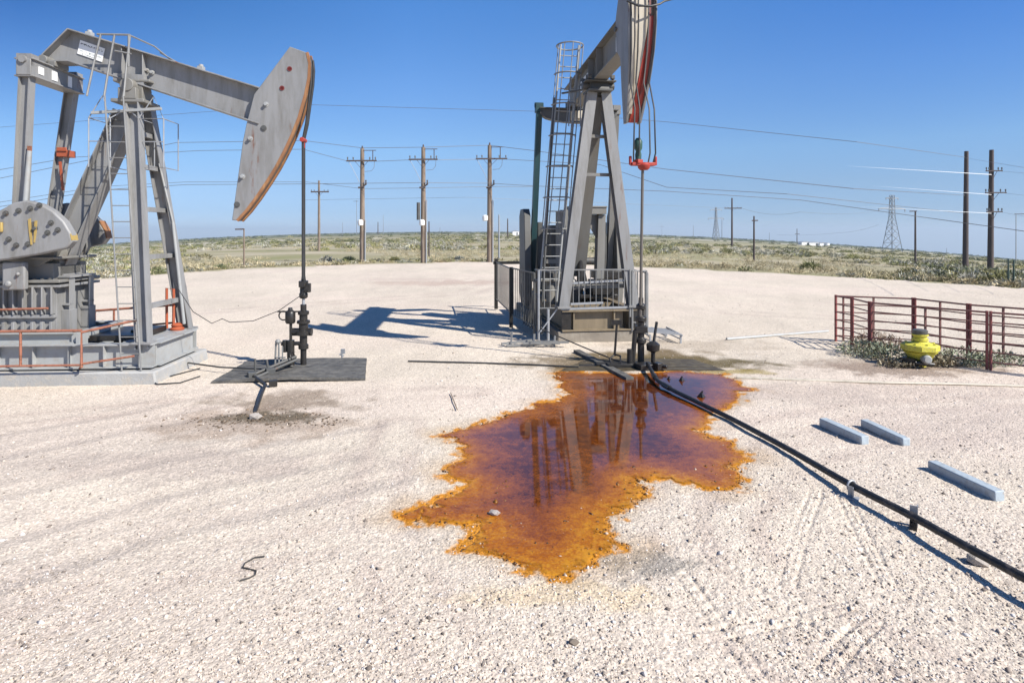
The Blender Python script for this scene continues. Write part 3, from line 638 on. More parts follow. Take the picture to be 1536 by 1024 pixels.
b = MB(); b.box((4.98, .8, 1.98), (.4, .12, .52)); b.tube((5.05, .85, 1.84), (5.05, .92, 1.84), .06, n=10); b.tube((4.88, .85, 2.02), (4.88, .92, 2.02), .035, n=8); b.build('brake_cover', G, pl, bevel=.03)
# gearbox and pedestal
b = MB(); b.prism([(5.7, 1.75), (5.7, 2.5), (5.4, 2.75), (4.8, 2.75), (4.6, 2.5), (4.5, 2.3), (4.5, 1.75)], -.32, .32); b.prism([(5.7, 1.75), (5.7, 2.2), (4.5, 2.2), (4.5, 1.75)], -.5, .5); b.box((5.05, 0, 1.86), (1.5, 1.3, .06)); b.box((5.05, 0, 2.3), (1.4, 1.22, .05)); b.tube((4.95, -.5, 2.42), (4.95, .5, 2.42), .17, n=18); b.build('gearbox', G2_, pl, bevel=.015)
bolts(pl, [(4.5+.13*k, 1.9) for k in range(6)], .6, .02, .04)
b = MB(); b.box((5.05, 0, 1.18), (1.26, 1.1, 1.2)); b.box((5.0, 0, 1.77), (1.4, 1.25, .05)); b.box((5.0, 0, .53), (1.44, 1.25, .06)); b.box((5.05, .58, 1.2), (1.28, .1, .06))
for k in range(8): b.box((4.45+.17*k, .6, 1.5), (.022, .12, .52)); b.box((4.47+.17*k, .59, .85), (.05, .1, .5))
b.build('pedestal', G, pl, bevel=.006)
b = MB()
for v in (.3, -.3):
    b.ibeam((4.38, v, .8), (4.38, v, 1.93), .16, .2, up=(1, 0, 0)); b.ibeam((4.62, v, .8), (4.62, v, 1.93), .12, .16, up=(1, 0, 0)); b.bar((4.28, v, 1.4), (4.66, v, 1.4), .18, .04); b.box((4.34, v, 1.05), (.16, .22, .5))
b.box((4.5, 0, 1.93), (.5, .8, .04)); b.box((4.5, 0, .83), (.55, .9, .06)); b.build('rear_post', G, pl, bevel=.005)
# skid
b = MB()
for v in (.88, -.88):
    b.ibeam((2.46, v, .5), (7.2, v, .5), .2, .44, .025, .016)
    for k in range(7): b.box((2.7+.62*k, v+.055*(1 if v > 0 else -1), .5), (.014, .09, .38))
b.ibeam((2.5, -.78, .5), (2.5, .78, .5), .2, .44, .025, .016); b.ibeam((3.5, -.83, .5), (3.5, .83, .5), .18, .4); b.box((2.85, 0, .725), (.5, 1.5, .012)); b.build('skid', M['pale'], pl)
b = MB(); b.ibeam((3.95, .72, .82), (7.2, .72, .82), .18, .2, .02); b.ibeam((3.95, -.72, .82), (7.2, -.72, .82), .18, .2, .02); b.bar((3.95, -.75, .82), (3.95, .78, .82), .1, .2); b.box((3.85, .72, .7), (.06, .26, .36)); b.build('sub_base', M['pale'], pl)
b = MB(); b.box((3.45, -.1, .76), (.8, 1.2, .1)); b.box((3.1, -.2, .8), (.4, .6, .1)); b.build('drive_guard', M['dark'], pl)
# rails
b = MB(); v = 1.22
b.path([(3.56, v, .36), (3.56, v, 1.02), (7.2, v, 1.02)], .026, 8); b.tube((2.7, v-.1, .53), (3.56, v, .42), .02); b.tube((3.56, v, .4), (7.2, v, .4), .02); b.tube((4.6, v, .4), (4.6, v, 1.02), .022); b.tube((3.56, v, .99), (2.75, .9, 1.16), .024); b.tube((5.9, v, .4), (5.9, v, 1.02), .022)
b.tube((7.2, .66, 1.3), (4.5, .66, 1.36), .022); b.tube((3.56, v, .38), (3.72, 1.0, .3), .02); b.build('guard_rail', M['railor'], pl)
b = MB(); v = -1.22
b.tube((5.6, v, 1.02), (3.1, v, 1.19), .026); b.tube((5.2, v, .62), (3.1, v, .8), .022)
for u in (4.75, 4.35, 3.1): b.tube((u, v, .3), (u, v, 1.02+(5.6-u)*.071), .022)
b.build('guard_rail', M['railor'], pl)
b = MB(); b.path([(2.78, -.55, .74), (2.78, -.55, 1.6), (2.92, -.55, 1.62), (2.92, -.55, .78)], .028, 8); b.lathe((2.74, -.62, .72), [(.13, 0), (.14, .05), (.1, .08), (.12, .12), (.07, .16)], 14); b.build('brake_lever', M['orange'], pl)
b = MB(); b.tube((2.6, -.62, .86), (2.75, -.45, 3.0), .035, .03); b.tube((2.75, -.45, 3.0), (2.95, -.3, 4.2), .02); b.build('brake_rod', M['pale'], pl)
b = MB(); b.path([(-.1, .1, 1.58), (.4, .2, 1.22), (.9, .2, 1.02), (1.35, .2, 1.0), (1.5, .2, 1.07), (1.7, .2, .98), (2.1, .1, 1.2), (2.6, -.2, 1.75)], .008, 5); b.build('load_cell_cable', M['cable'], pl)
# concrete slab under it
b = MB(); b.prism([(2.32, .02), (2.35, .24), (7.4, .26), (7.4, -.1), (2.32, -.1)], -1.15, 1.12)
sl_ = b.build('concrete_slab', M['conc'], None, bevel=.03); sl_.location = WL; sl_.rotation_euler = (0, 0, RZL); tag(sl_, 'low grey concrete slab carrying the pumpjack seen from the side', 'concrete slab', 'concrete slabs')

# ------------------------------------------------------------------ right unit
pr_ = thing('pumpjack', WR, 'grey pumpjack with its head raised, facing the camera behind the oil spill', 'pumpjack', RZR, 'pumpjacks on the pad')
G2 = M['grey2']
ZB = 7.06
b = MB(); b.ibeam((.62, 0, ZB+.12), (5.95, 0, ZB-.3), .36, .74, .028, .018)
for u in (2.55, 3.3):
    for v in (.095, -.095): b.box((u, v, ZB+.169-.0788*u), (.02, .16, .66))
b.box((.61, 0, ZB+.12), (.03, .4, .74)); beam = b.build('walking_beam', G2, pr_)
for u0, u1, sd0 in ((.85, 1.45, 7), (3.75, 4.6, 9)):
    b = MB(); um = (u0+u1)/2; zs_ = ZB+.169-.0788*um; b.prism([(u0, zs_+.17+.0788*(um-u0)), (u1, zs_+.17-.0788*(u1-um)), (u1, zs_-.17-.0788*(u1-um)), (u0, zs_-.17+.0788*(um-u0))], .012, .032); sg = b.build('sign', M['white'], beam)
    b = MB(); smudge_text(b, u0+.05, u1-.05, zs_-.13, zs_+.1, .036, [(.8, 0, 1), (.4, 0, .9), (.05, .1, .95)], sd0); b.build('lettering', M['inkp'], sg)
b = MB(); b.tube((.6, .02, ZB+.12), (.6, .34, ZB+.12), .05, n=8); b.build('pin', M['darkg'], beam); b = MB(); b.tube((3.55, .02, ZB-.25), (3.55, .3, ZB-.25), .04, n=8); b.build('pin', M['darkg'], beam)
# head
Rr = 4.6
def au(z): return 4.4-math.sqrt(max(.1, Rr*Rr-(z-7.3)**2))
zs = [8.9, 8.6, 8.2, 7.8, 7.4, 7.0, 6.6, 6.2, 5.9, 5.6, 5.35, 5.12]
HR = [(.62, 8.9)]+[(au(z), z) for z in zs]+[(.52, 5.12), (.46, 5.8), (.4, 6.5), (.62, 6.72), (.62, 7.4), (.42, 7.9)]
def hwR(z): return float(np.interp(z, [5.1, 5.5, 6.0, 6.6, 7.2, 8.0, 8.9], [.17, .205, .25, .29, .315, .305, .265]))
b = MB(); n = len(HR)
vs = [(u, -hwR(z), z) for u, z in HR]+[(u, hwR(z), z) for u, z in HR]
# two side plates and a recessed front face
for sgn in (1, -1):
    o_ = len(b.v); pl_ = [(u, sgn*hwR(z), z) for u, z in HR]+[(u, sgn*(hwR(z)-.05), z) for u, z in HR]
    b.add(pl_, [tuple(range(n)), tuple(range(2*n-1, n-1, -1))]+[(i, i+n, (i+1) % n+n, (i+1) % n) for i in range(n)])
for z0, z1 in zip(zs[:-1], zs[1:]):
    pass
hd = b.build('horse_head', M['grey'], pr_, bevel=.006)
def face_band(name, m, va, vb, z_hi, z_lo, du=.05, parent=hd, seg=16, th=.03):
    b = MB(); zz = [z_hi+(z_lo-z_hi)*i/seg for i in range(seg+1)]
    vs = []
    for z in zz:
        for du_ in (du, du+th):
            vs += [(au(z)+du_, va(z), z), (au(z)+du_, vb(z), z)]
    fs = []
    for i in range(seg):
        k = 4*i; fs += [(k, k+1, k+5, k+4), (k+2, k+6, k+7, k+3), (k, k+4, k+6, k+2), (k+1, k+3, k+7, k+5)]
    fs += [(0, 2, 3, 1), (4*seg, 4*seg+1, 4*seg+3, 4*seg+2)]
    b.add(vs, fs); return b.build(name, m, parent)
inn = lambda z: hwR(z)-.055
face_band('face_plate', M['tan2'], lambda z: inn(z), lambda z: -inn(z), 8.85, 5.14, .09)
face_band('red_panel', M['red'], lambda z: inn(z)-.08, lambda z: -inn(z)+.06, 8.85, 7.78, .05)
face_band('red_wedge', M['red'], lambda z: float(np.interp(z, [5.14, 5.6, 6.2, 7.2], [inn(5.14)-.03, inn(5.6)-.13, -.02, -inn(7.2)+.08])), lambda z: -inn(z)+.012, 7.25, 5.14, .06)
cw_ = lambda z: float(np.interp(z, [5.5, 5.9, 6.6, 7.2, 7.8, 8.9], [.075, .03, -.06, -.14, -.17, -.2]))
face_band('cream_strip', M['cream'], lambda z: inn(z)-.09 if z > 5.6 else inn(z)-.04, cw_, 7.68, 5.52, .035)
face_band('cream_strip', M['cream'], lambda z: inn(z), lambda z: inn(z)-.07, 8.8, 5.3, .02)
face_band('dark_strip', M['darkred'], lambda z: -inn(z)+.11, lambda z: -inn(z)+.07, 8.8, 5.5, .03)
b = MB(); b.box((au(8.0)-.005+.03, .06, 7.92), (.02, .22, .09), rot=Matrix.Rotation(.6, 3, 'X')); b.box((au(8.15)+.025, .02, 8.12), (.02, .16, .07), rot=Matrix.Rotation(-.5, 3, 'X')); b.build('worn_emblem', M['cream'], hd)
# wirelines over the head
for k, v in enumerate((.3, .12, -.14, -.33)):
    b = MB(); zz = [8.9, 8.3, 7.7, 7.1, 6.5, 5.9]
    ve = .25 if v > .2 else (-.27 if v < -.2 else v)
    ptz = [(au(z)-.02, v*(hwR(z)/.37), z) for z in zz]+[(-.27, v*.78 if abs(v) < .2 else ve*.8, 5.3), (-.27, ve*.9, 4.4), (-.2, ve*.8, 4.2)]
    b.path(ptz, .017, 6); b.build('bridle_cable', M['cable'] if k != 2 else M['darkg'], pr_)
b = MB(); b.path([(-.2, .34, 7.5), (-.33, .15, 7.36), (-.36, -.1, 7.36), (-.33, -.3, 7.42), (-.3, -.42, 7.5), (-.3, -.62, 7.56)], .02, 8); b.build('loose_cable', M['cable'], pr_)
b = MB(); b.path([(-.24, .3, 7.6), (-.3, -.3, 7.6), (-.28, -.5, 7.62)], .014, 6); b.build('retainer_bar', M['pale'], hd)
b = MB(); b.box((-.2, 0, 4.18), (.13, .5, .07)); b.box((-.22, .1, 4.23), (.12, .14, .08), rz=.4); b.lathe((-.2, -.02, 4.06), [(.08, 0), (.12, .04), (.13, .1), (.09, .15)], 12); b.tube((-.2, .27, 4.16), (-.2, .27, 4.34), .03); b.tube((-.2, -.27, 4.16), (-.2, -.27, 4.34), .03); b.build('carrier_bar', M['red'], pr_, bevel=.01)
b = MB(); b.lathe((-.2, .1, 4.26), [(.06, 0), (.065, .12), (.05, .18), (.08, .24), (.085, .38), (.045, .45)], 12); b.build('rod_clamp', M['green'], pr_)
b = MB(); b.tube((-.05, 0, .95), (-.19, 0, 4.2), .03, n=10); b.build('polished_rod', M['rodst'], pr_)
# samson post
for sv in (1, -1):
    b = MB(); b.ibeam((2.98, .92*sv, .88), (3.0, .18*sv, 6.35), .26, .26, .022, .016, up=(1, 0, 0)); b.box((2.98, .93*sv, .9), (.4, .34, .05)); b.build('leg', G, pr_)
b = MB()
for t in (.62, .8): 
    p = Vector((2.98, .92, .88)).lerp(Vector((3.0, .18, 6.35)), t); b = MB(); b.bar((p.x+.1, p.y, p.z), (p.x+.1, -p.y, p.z), .08, .08); b.build('cross_brace', G2, pr_)
b = MB(); b.bar((3.12, .8, 1.4), (3.12, -.8, 1.4), .1, .1); b.build('cross_brace', G2, pr_)
b = MB(); b.ibeam((3.15, 0, 6.3), (5.0, 0, 1.6), .34, .36, .022, .016, up=(1, 0, 0)); b.build('rear_leg', G2, pr_)
b = MB(); b.box((3.0, 0, 6.38), (.6, .62, .06)); b.prism([(2.76, 6.4), (2.86, 6.62), (3.14, 6.62), (3.24, 6.4)], -.24, .24); b.box((3.0, 0, 6.61), (.6, .8, .04)); b.tube((3.0, -.42, 6.62-.1), (3.0, .42, 6.52), .09, n=14)
for sv in (1, -1): b.tube((2.8, .34*sv, 6.6), (2.8, .34*sv, 6.76), .035, n=8); b.tube((3.2, .34*sv, 6.6), (3.2, .34*sv, 6.76), .035, n=8); b.box((2.72, .3*sv, 6.7), (.1, .1, .1))
b.build('saddle_bearing', M['darkg'], pr_, bevel=.01)
# equalizer, pitmans
b = MB(); n = 12
pe = [(-1.27+2.32*i/n) for i in range(n+1)]
vs = []
for y in pe:
    zt = 6.38; zb_ = 6.38-.12-.26*math.sqrt(max(0, 1-((y+.11)/1.17)**2)); 
    vs += [(5.28, y, zt), (5.52, y, zt), (5.52, y, zb_), (5.28, y, zb_)]
fs = [(0, 1, 2, 3), (4*n+3, 4*n+2, 4*n+1, 4*n)]
for i in range(n):
    for k in range(4): fs.append((4*i+k, 4*i+4+k, 4*i+4+(k+1) % 4, 4*i+(k+1) % 4))
b.add(vs, fs); b.box((5.4, -.11, 6.4), (.4, 2.36, .03)); b.build('equalizer', M['darkg'], pr_, bevel=.006)
b = MB(); b.box((5.4, -.1, 6.2), (.3, .5, .3)); b.box((5.3, -.2, 6.22), (.24, .34, .24)); b.build('equalizer_bearing', M['cream'], pr_, bevel=.02)
for y_h in (.21, -.21): b = MB(); b.bar((5.4, y_h, 6.3), (5.4, y_h, 6.62), .05, .3); b.build('hanger', M['darkg'], pr_)
for sv in (1, -1):
    vp = 1.06 if sv > 0 else 1.27
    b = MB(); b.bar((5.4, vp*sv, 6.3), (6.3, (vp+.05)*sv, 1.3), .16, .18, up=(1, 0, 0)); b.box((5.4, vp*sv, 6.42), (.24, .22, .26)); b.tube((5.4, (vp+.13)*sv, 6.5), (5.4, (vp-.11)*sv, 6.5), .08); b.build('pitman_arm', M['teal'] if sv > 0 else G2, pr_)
for sv in (1, -1):
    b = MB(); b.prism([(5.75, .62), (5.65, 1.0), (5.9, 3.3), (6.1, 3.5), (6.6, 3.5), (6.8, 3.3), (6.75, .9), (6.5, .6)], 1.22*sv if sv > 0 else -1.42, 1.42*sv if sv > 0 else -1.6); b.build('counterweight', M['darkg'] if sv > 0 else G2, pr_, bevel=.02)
    b = MB(); b.prism([(6.0, .9), (6.0, 3.1), (6.5, 3.1), (6.5, .9)], .82*sv if sv > 0 else -1.02, .98*sv if sv > 0 else -1.18); b.build('crank', M['darkg'], pr_, bevel=.02)
b = MB(); b.box((6.2, .38, 2.5), (1.3, .62, 1.0)); b.tube((6.25, -1.0, 1.9), (6.25, .95, 1.9), .11, n=16); b.box((6.2, .35, 1.3), (1.3, .7, 1.6)); b.box((6.2, -.2, .86), (1.4, 1.4, .12)); b.build('gearbox', M['darkg'], pr_, bevel=.03)
# upright guard panels and front pedestal
b = MB(); b.box((4.6, .62, 2.6), (.9, .05, 1.6)); b.box((4.14, .62, 2.6), (.05, .22, 1.6)); b.box((4.14, .9, 2.0), (.05, .5, .12)); b.box((4.1, 1.05, 1.5), (.4, .8, .05)); b.box((4.1, .95, 1.72), (.5, .9, .04), rot=Matrix.Rotation(.12, 3, 'X')); b.tube((4.1, 1.0, .9), (4.1, 1.0, 1.5), .12, n=10); b.build('belt_guard', G2, pr_, bevel=.006)
b = MB(); b.bar((5.0, .28, 3.42), (5.0, -.78, 3.42), .5, .22); b.bar((5.0, .28, 3.52), (5.0, -.8, 3.52), .55, .04); b.bar((5.0, -.68, 3.3), (5.0, -.6, .6), .22, .3, up=(1, 0, 0)); b.bar((5.0, .25, 3.3), (5.0, .25, .6), .22, .3, up=(1, 0, 0))
b.add([(4.98, -.6, 3.3), (4.98, -.15, 3.3), (4.98, -.58, 2.55), (5.02, -.6, 3.3), (5.02, -.15, 3.3), (5.02, -.58, 2.55)], [(0, 1, 2), (5, 4, 3), (0, 3, 4, 1), (1, 4, 5, 2), (2, 5, 3, 0)]); b.lathe((4.98, .12, 2.55), [(.3, 0), (.34, .2), (.3, .6), (.2, .75)], 14)
b.build('bearing_frame', G2, pr_, bevel=.006)
b = MB(); b.tube((4.7, .02, .9), (4.75, .0, 2.5), .09); b.bar((4.7, -.25, .9), (4.9, .0, 2.2), .16, .1, up=(0, 1, 0)); b.box((4.8, -.35, 1.0), (.8, 1.3, .1)); b.box((4.6, -.55, 1.25), (.5, .6, .42)); b.box((5.4, -1.0, 1.55), (.6, .9, .22)); b.lathe((4.3, .35, 1.0), [(.16, 0), (.16, .4), (.1, .5)], 12); b.box((4.0, .5, 1.05), (.5, .5, .4)); b.build('prime_mover', M['dark'], pr_, bevel=.015)
# ladder with a safety cage
A_ = Vector((3.75, 1.16, .95)); B_ = Vector((3.95, .5, 7.85))
la = ladder(pr_, A_, B_, (0, 1, 0), .5, .3, .026, .015, 'pale')
b = MB(); dv = (B_-A_)
def cagept(t, a): 
    p = A_+dv*t; return p+Vector((-.38*math.sin(a)-.02, .36*math.cos(a), 0))
ring_t = [.28, .4, .52, .64, .76, .88, .995]
for t in ring_t: b.path([cagept(t, math.pi*k/10) for k in range(11)], .02, 6)
for k in (1, 3, 5, 7, 9): b.path([cagept(t, math.pi*k/10) for t in ring_t], .014, 6)
b.path([cagept(.995, math.pi*k/10+math.pi) for k in range(11)], .02, 6); b.build('cage', M['galvd'], la)
b = MB(); b.tube((3.75, 1.3, .95), (3.9, .95, 6.4), .03); b.bar((3.8, .75, 6.5), (3.2, .2, 6.5), .06, .04); b.build('conduit', M['darkg'], la)
b = MB(); b.path([(3.6, .55, 6.9), (3.6, .62, 5.6), (3.6, .3, 5.6), (3.6, .3, 6.5)], .016, 6); b.build('guard_basket', M['galv'], la)
# skid
b = MB()
for v in (.86, -.95): b.ibeam((2.92, v, .57), (9.2, v, .57), .22, .54, .026, .016)
b.bar((2.93, .97, .81), (2.93, -1.07, .81), .2, .05); b.bar((2.93, .97, .31), (2.93, -1.07, .31), .2, .04); b.bar((3.0, .86, .57), (3.0, -.66, .57), .03, .48)
for v in (.66, -.4): b.box((2.93, v, .56), (.12, .035, .46))
for u in (4.5, 6, 7.5, 9.1): b.bar((u, .86, .57), (u, -.95, .57), .2, .5)
b.build('skid', M['tan'], pr_)
for c_, d_ in (((2.9, -.78, .56), (.16, .04, .44)), ((2.9, .86, .56), (.05, .24, .46)), ((2.88, -.95, .56), (.05, .2, .46))): b = MB(); b.box(c_, d_); b.build('end_stiffener', M['dark'], pr_)
for p_, q_ in (((2.86, 1.0, .86), (2.86, -1.0, .88)), ((2.88, .75, .98), (2.88, -.1, 1.0)), ((2.95, .7, 1.5), (2.95, -.75, 1.56))): b = MB(); b.bar(p_, q_, .055, .05); b.build('cross_bar', M['galv'], pr_)
b = MB(); b.prism([(2.86, .28), (9.6, .28), (9.6, -.1), (2.86, -.1)], -1.16, 1.08); o = b.build('concrete_slab', M['concst'], None, bevel=.025); o.location = WR; o.rotation_euler = (0, 0, RZR); tag(o, 'oil stained concrete slab carrying the pumpjack that faces the camera', 'concrete slab', 'concrete slabs')

# barred guard fence round the right unit
gf = thing('guard_fence', WR, 'grey barred steel guard fence round the pumpjack that faces the camera', 'fence', RZR)
def barred(name, p, q, zb, zt, n, m, thick=.022, zb2=None, post=True):
    zb2 = zb if zb2 is None else zb2
    b = MB(); b.bar((*p, zt), (*q, zt), .034, .034); b.bar((*p, zb), (*q, zb2), .026, .026); P = Vector((*p, 0)); Q = Vector((*q, 0))
    for i in range(n+1):
        c = P.lerp(Q, i/n); z0 = zb+(zb2-zb)*i/n; big = post and i in (0, n); b.tube((c.x, c.y, z0-(.25 if big else 0)), (c.x, c.y, zt), .03 if big else thick*.5, n=8 if big else 6)
    return b.build(name, m, gf)
barred('panel', (9.6, 1.8), (5.55, 1.86), .42, 1.72, 16, M['darkg']); barred('panel', (5.5, 1.86), (3.2, 1.62), .4, 1.75, 11, M['darkg'])
b = MB(); b.box((9.62, 1.3, 1.7), (.1, 1.2, .1)); b.build('top_rail', M['dark'], gf)  # rear rail of the fence, its shade put in as black colour
for c_, d_ in (((9.62, 1.8, .95), (.12, .12, 1.8)), ((9.62, .6, .9), (.06, .06, 1.7)), ((5.52, 1.87, .9), (.1, .1, 1.75))): b = MB(); b.box(c_, d_); b.build('post', M['dark'], gf)
barred('panel', (2.98, 1.55), (2.84, -.8), .88, 1.84, 16, M['galvd']); barred('panel', (2.84, -.86), (2.95, -1.28), .5, 1.8, 3, M['galvd'], zb2=.42); barred('panel', (2.98, -1.32), (4.6, -1.4), .4, 1.74, 8, M['galvd'])
b = MB(); b.tube((2.98, 1.55, .0), (2.98, 1.55, 1.84), .03); b.build('post', M['galv'], gf); b = MB(); b.tube((2.9, 1.32, .0), (2.9, 1.32, .86), .035); b.build('post', M['galv'], gf); b = MB(); b.bar((2.87, 1.53, .3), (2.87, 1.1, .86), .03); b.build('brace', M['galv'], gf)
b = MB()
for k in range(9): b.tube((3.1+.22*k, 1.45+.02*k, .2), (3.05+.22*k, 1.5, 1.0+.1*(k % 3)), .02, n=6)
b.path([(3.0, 1.45, .28), (3.4, 1.3, .32), (4.4, 1.5, .3), (5.5, 1.6, .3)], .03, 6); b.build('kick_bar', M['darkg'], gf)
# small steel step at the right foot of the unit
c = WR+UR*2.75+Vector((.984, .18, 0))*1.55
st = thing('steel_step', (c.x, c.y, .03), 'low steel grating step jutting out on the sunny side of the pumpjack facing the camera', 'step', RZR)
b = MB()
for x in (-.45, -.25, -.05, .15, .35): b.bar((x, -.42, .22), (x+.1, .42, .3), .03, .04)
for y in (-.42, 0, .42): b.bar((-.5, y, .2), (.5, y, .26), .03, .04)
b.build('grating', M['galv'], st)
b = MB()
for x, y in ((-.45, -.4), (.45, -.4), (-.45, .4), (.45, .4)): b.bar((x, y, -.02), (x, y, .24), .04)
b.bar((-.45, -.42, .1), (.45, -.42, .12), .03); b.build('frame', M['galv'], st)
# scrap bars lying in the shade at the left foot
b = MB(); c0 = Vector((*flat(800, 522), 0))
for k, (dx, dy, a, ln) in enumerate(((0, 0, .1, 1.3), (.1, .25, -.2, 1.0), (-.4, .1, .4, .8), (.3, -.1, -.05, 1.1))):
    d = Vector((math.cos(a), math.sin(a), 0))*ln/2; p = c0+Vector((dx, dy, .07+.02*k)); b.bar(p-d, p+d+Vector((0, 0, .04)), .06, .05)
for k in (-.55, 0, .5): b.bar(c0+Vector((k, -.05, 0)), c0+Vector((k+.03, .05, .34-.1*k)), .04)
tag(b.build('scrap_rack', M['galvd'], None), 'low grey steel bar frame lying in the shade beside the pumpjack facing the camera', 'steel frame')

# ================================================================== WELLHEADS
def stack(b, c, prof, n=14): b.lathe(c, prof, n)
wl = thing('wellhead', (WL.x, WL.y, 0), 'slim dark wellhead with gauges on the boarded cellar cover', 'wellhead', 0, 'wellheads')
b = MB(); b.lathe((0.03, 0, .08), [(.06, 0), (.06, .34), (.1, .36), (.1, .44), (.075, .46), (.075, .62), (.15, .64), (.15, .72), (.09, .74), (.09, .86), (.13, .88), (.13, .93), (.08, .95), (.08, 1.04), (.11, 1.06), (.11, 1.12), (.06, 1.14), (.06, 1.26)], 16); b.tube((.2, 0, .78), (-.22, 0, .78), .08, n=12); b.build('casing_head', M['dark'], wl)
b = MB(); b.tube((-.21, -.05, .1), (-.21, -.05, .62), .075); b.tube((-.21, -.05, .62), (-.21, -.05, 1.02), .03); b.tube((-.4, -.05, .55), (.05, -.02, .55), .04); b.tube((-.33, -.05, .38), (-.33, -.05, .62), .05); b.build('side_pipe', M['dark'], wl)
b = MB(); b.lathe((-.22, -.05, .96), [(.08, 0), (.1, .03), (.1, .22), (.08, .25), (.05, .27), (.04, .32)], 12); b.ring((-.36, -.05, 1.12), .09, .014, (0, 1, 0)); b.tube((-.48, -.05, 1.2), (.02, -.05, 1.2), .016); b.build('pressure_switch', M['dark'], wl)
b = MB(); b.path([(-.44, -.08, .08), (-.44, -.08, .52), (-.47, -.08, .58), (-.5, -.08, .56), (-.52, -.08, .05)], .02, 8); b.lathe((-.46, -.08, .56), [(.05, 0), (.06, .04), (.03, .08)], 10); b.tube((-.5, -.1, .28), (-.3, -.1, .28), .014); b.tube((-.36, -.1, .2), (-.36, -.1, .5), .014); b.build('sample_line', M['galvd'], wl)
b = MB()
b.tube((-.05, -.2, .32), (-.62, -.95, .12), .03); b.tube((.0, -.3, .28), (-.5, -1.05, .1), .03); b.tube((-.3, -.3, .1), (-.68, -1.0, .12), .035); b.tube((-.62, -.8, .1), (-.62, -.8, .4), .02); b.tube((-.4, -.7, .1), (-.44, -.7, .36), .022); b.box((-.35, -.75, .15), (.16, .2, .12), rz=.5); b.box((-.6, -1.0, .12), (.14, .14, .14), rz=.6); b.build('valve_manifold', M['darkg'], wl, bevel=.005)
b = MB(); p0 = Vector(flat(398, 585)+(0,))-Vector((WL.x, WL.y, 0)); p1 = Vector(flat(382, 622)+(0,))-Vector((WL.x, WL.y, 0)); b.path([(-.62, -.95, .12), (p0.x, p0.y, .1), ((p0.x+p1.x)/2, (p0.y+p1.y)/2, .08), (p1.x, p1.y, .02)], .032, 8); b.box((p0.x+.1, p0.y+.1, .1), (.14, .1, .1), rz=.4); b.build('flow_pipe', M['dark'], wl)
b = MB(); b.ring((-.08, -.3, .34), .1, .012, (1, 0, .4)); b.build('hand_wheel', M['dark'], wl)
# boards over the cellar
def boards(name, quad, n, label, m, zc=.05, hump=.05):
    q = [Vector((*flat(*p), 0)) for p in quad]; c = sum(q, Vector())/4; t = thing(name, (c.x, c.y, 0), label, 'cellar cover', 0, 'cellar covers')
    for i in range(n):
        a0, a1 = (i+.04)/n, (i+.96)/n
        b = MB(); seg = 8; vs = []
        for k in range(seg+1):
            s = k/seg
            for f in (a0, a1):
                p = q[0].lerp(q[3], s).lerp(q[1].lerp(q[2], s), f)-c
                z = zc+hump*math.sin(math.pi*s)*(1-.5*f)+random.uniform(-.006, .006)+PZ
                vs += [(p.x+random.uniform(-.01, .01), p.y, z), (p.x, p.y, z-.05)]
        fs = []
        for k in range(seg):
            o_ = 4*k; fs += [(o_, o_+4, o_+6, o_+2), (o_+1, o_+3, o_+7, o_+5), (o_, o_+1, o_+5, o_+4), (o_+2, o_+6, o_+7, o_+3)]
        fs += [(0, 2, 3, 1), (4*seg, 4*seg+1, 4*seg+3, 4*seg+2)]
        b.add(vs, fs); b.build('board', m, t, smooth=False)
    return t
boards('cellar_cover', [(316, 579), (372, 546), (550, 542), (548, 574)], 6, 'dark weathered boards covering the cellar around the slim gauged wellhead', M['board'])
tv = thing('valve_stub', (*flat(513, 542), .0), 'little galvanised valve stub standing by the back of the dry cellar boards', 'valve')
b = MB(); b.tube((0, 0, 0), (0, 0, .16), .02); b.tube((-.06, 0, .16), (.04, 0, .12), .016); b.build('pipe', M['galv'], tv); b = MB(); b.box((.02, 0, .22), (.09, .04, .1)); b.build('handle', M['galv'], tv)

wr = thing('wellhead', (WR.x, WR.y, 0), 'black oil soaked wellhead at the top edge of the oil spill', 'wellhead', 0, 'wellheads')
b = MB(); b.lathe((.03, 0, .0), [(.07, 0), (.07, .5), (.11, .52), (.11, .6), (.07, .62), (.07, .95), (.12, .97), (.12, 1.05), (.075, 1.07), (.075, 1.2), (.1, 1.22), (.1, 1.3), (.05, 1.34), (.05, 1.45)], 14); b.box((.03, 0, .8), (.24, .2, .14)); b.build('casing_head', M['dark'], wr, bevel=.006)
b = MB(); b.tube((-.16, -.05, .0), (-.1, -.05, .78), .05); b.tube((-.22, -.1, .0), (-.22, -.1, .4), .06); b.tube((-.1, -.05, .78), (.05, 0, .82), .05); b.build('side_pipe', M['dark'], wr)
b = MB(); b.tube((-.5, .1, .22), (-.45, .1, .92), .025); b.box((-.46, .1, .92), (.2, .06, .1)); b.path([(-.5, .1, .25), (-.62, .0, .18), (-.6, -.1, .08), (-.42, -.15, .12), (-.4, 0, .24), (-.52, .1, .26)], .02, 6); b.build('stand_pipe', M['dark'], wr)
b = MB(); b.tube((.26, -.1, .0), (.26, -.1, .38), .045); b.lathe((.26, -.1, .34), [(.05, 0), (.13, .04), (.14, .16), (.06, .22)], 14); b.tube((.27, -.08, .5), (.36, .0, .95), .03); b.build('check_valve', M['dark'], wr)
b = MB(); b.box((-.35, -.1, .06), (.7, .3, .12), rz=.1); b.tube((-.9, -.02, .07), (.1, -.1, .08), .05); b.box((.05, -.3, .08), (.35, .3, .14), rz=.3); b.tube((.1, -.25, .1), (.45, -.5, .12), .04); b.box((.28, -.42, .12), (.14, .16, .14), rz=.5); b.tube((-1.25, .0, .03), (-.5, .0, .06), .035); b.build('valve_manifold', M['dark'], wr, bevel=.01)
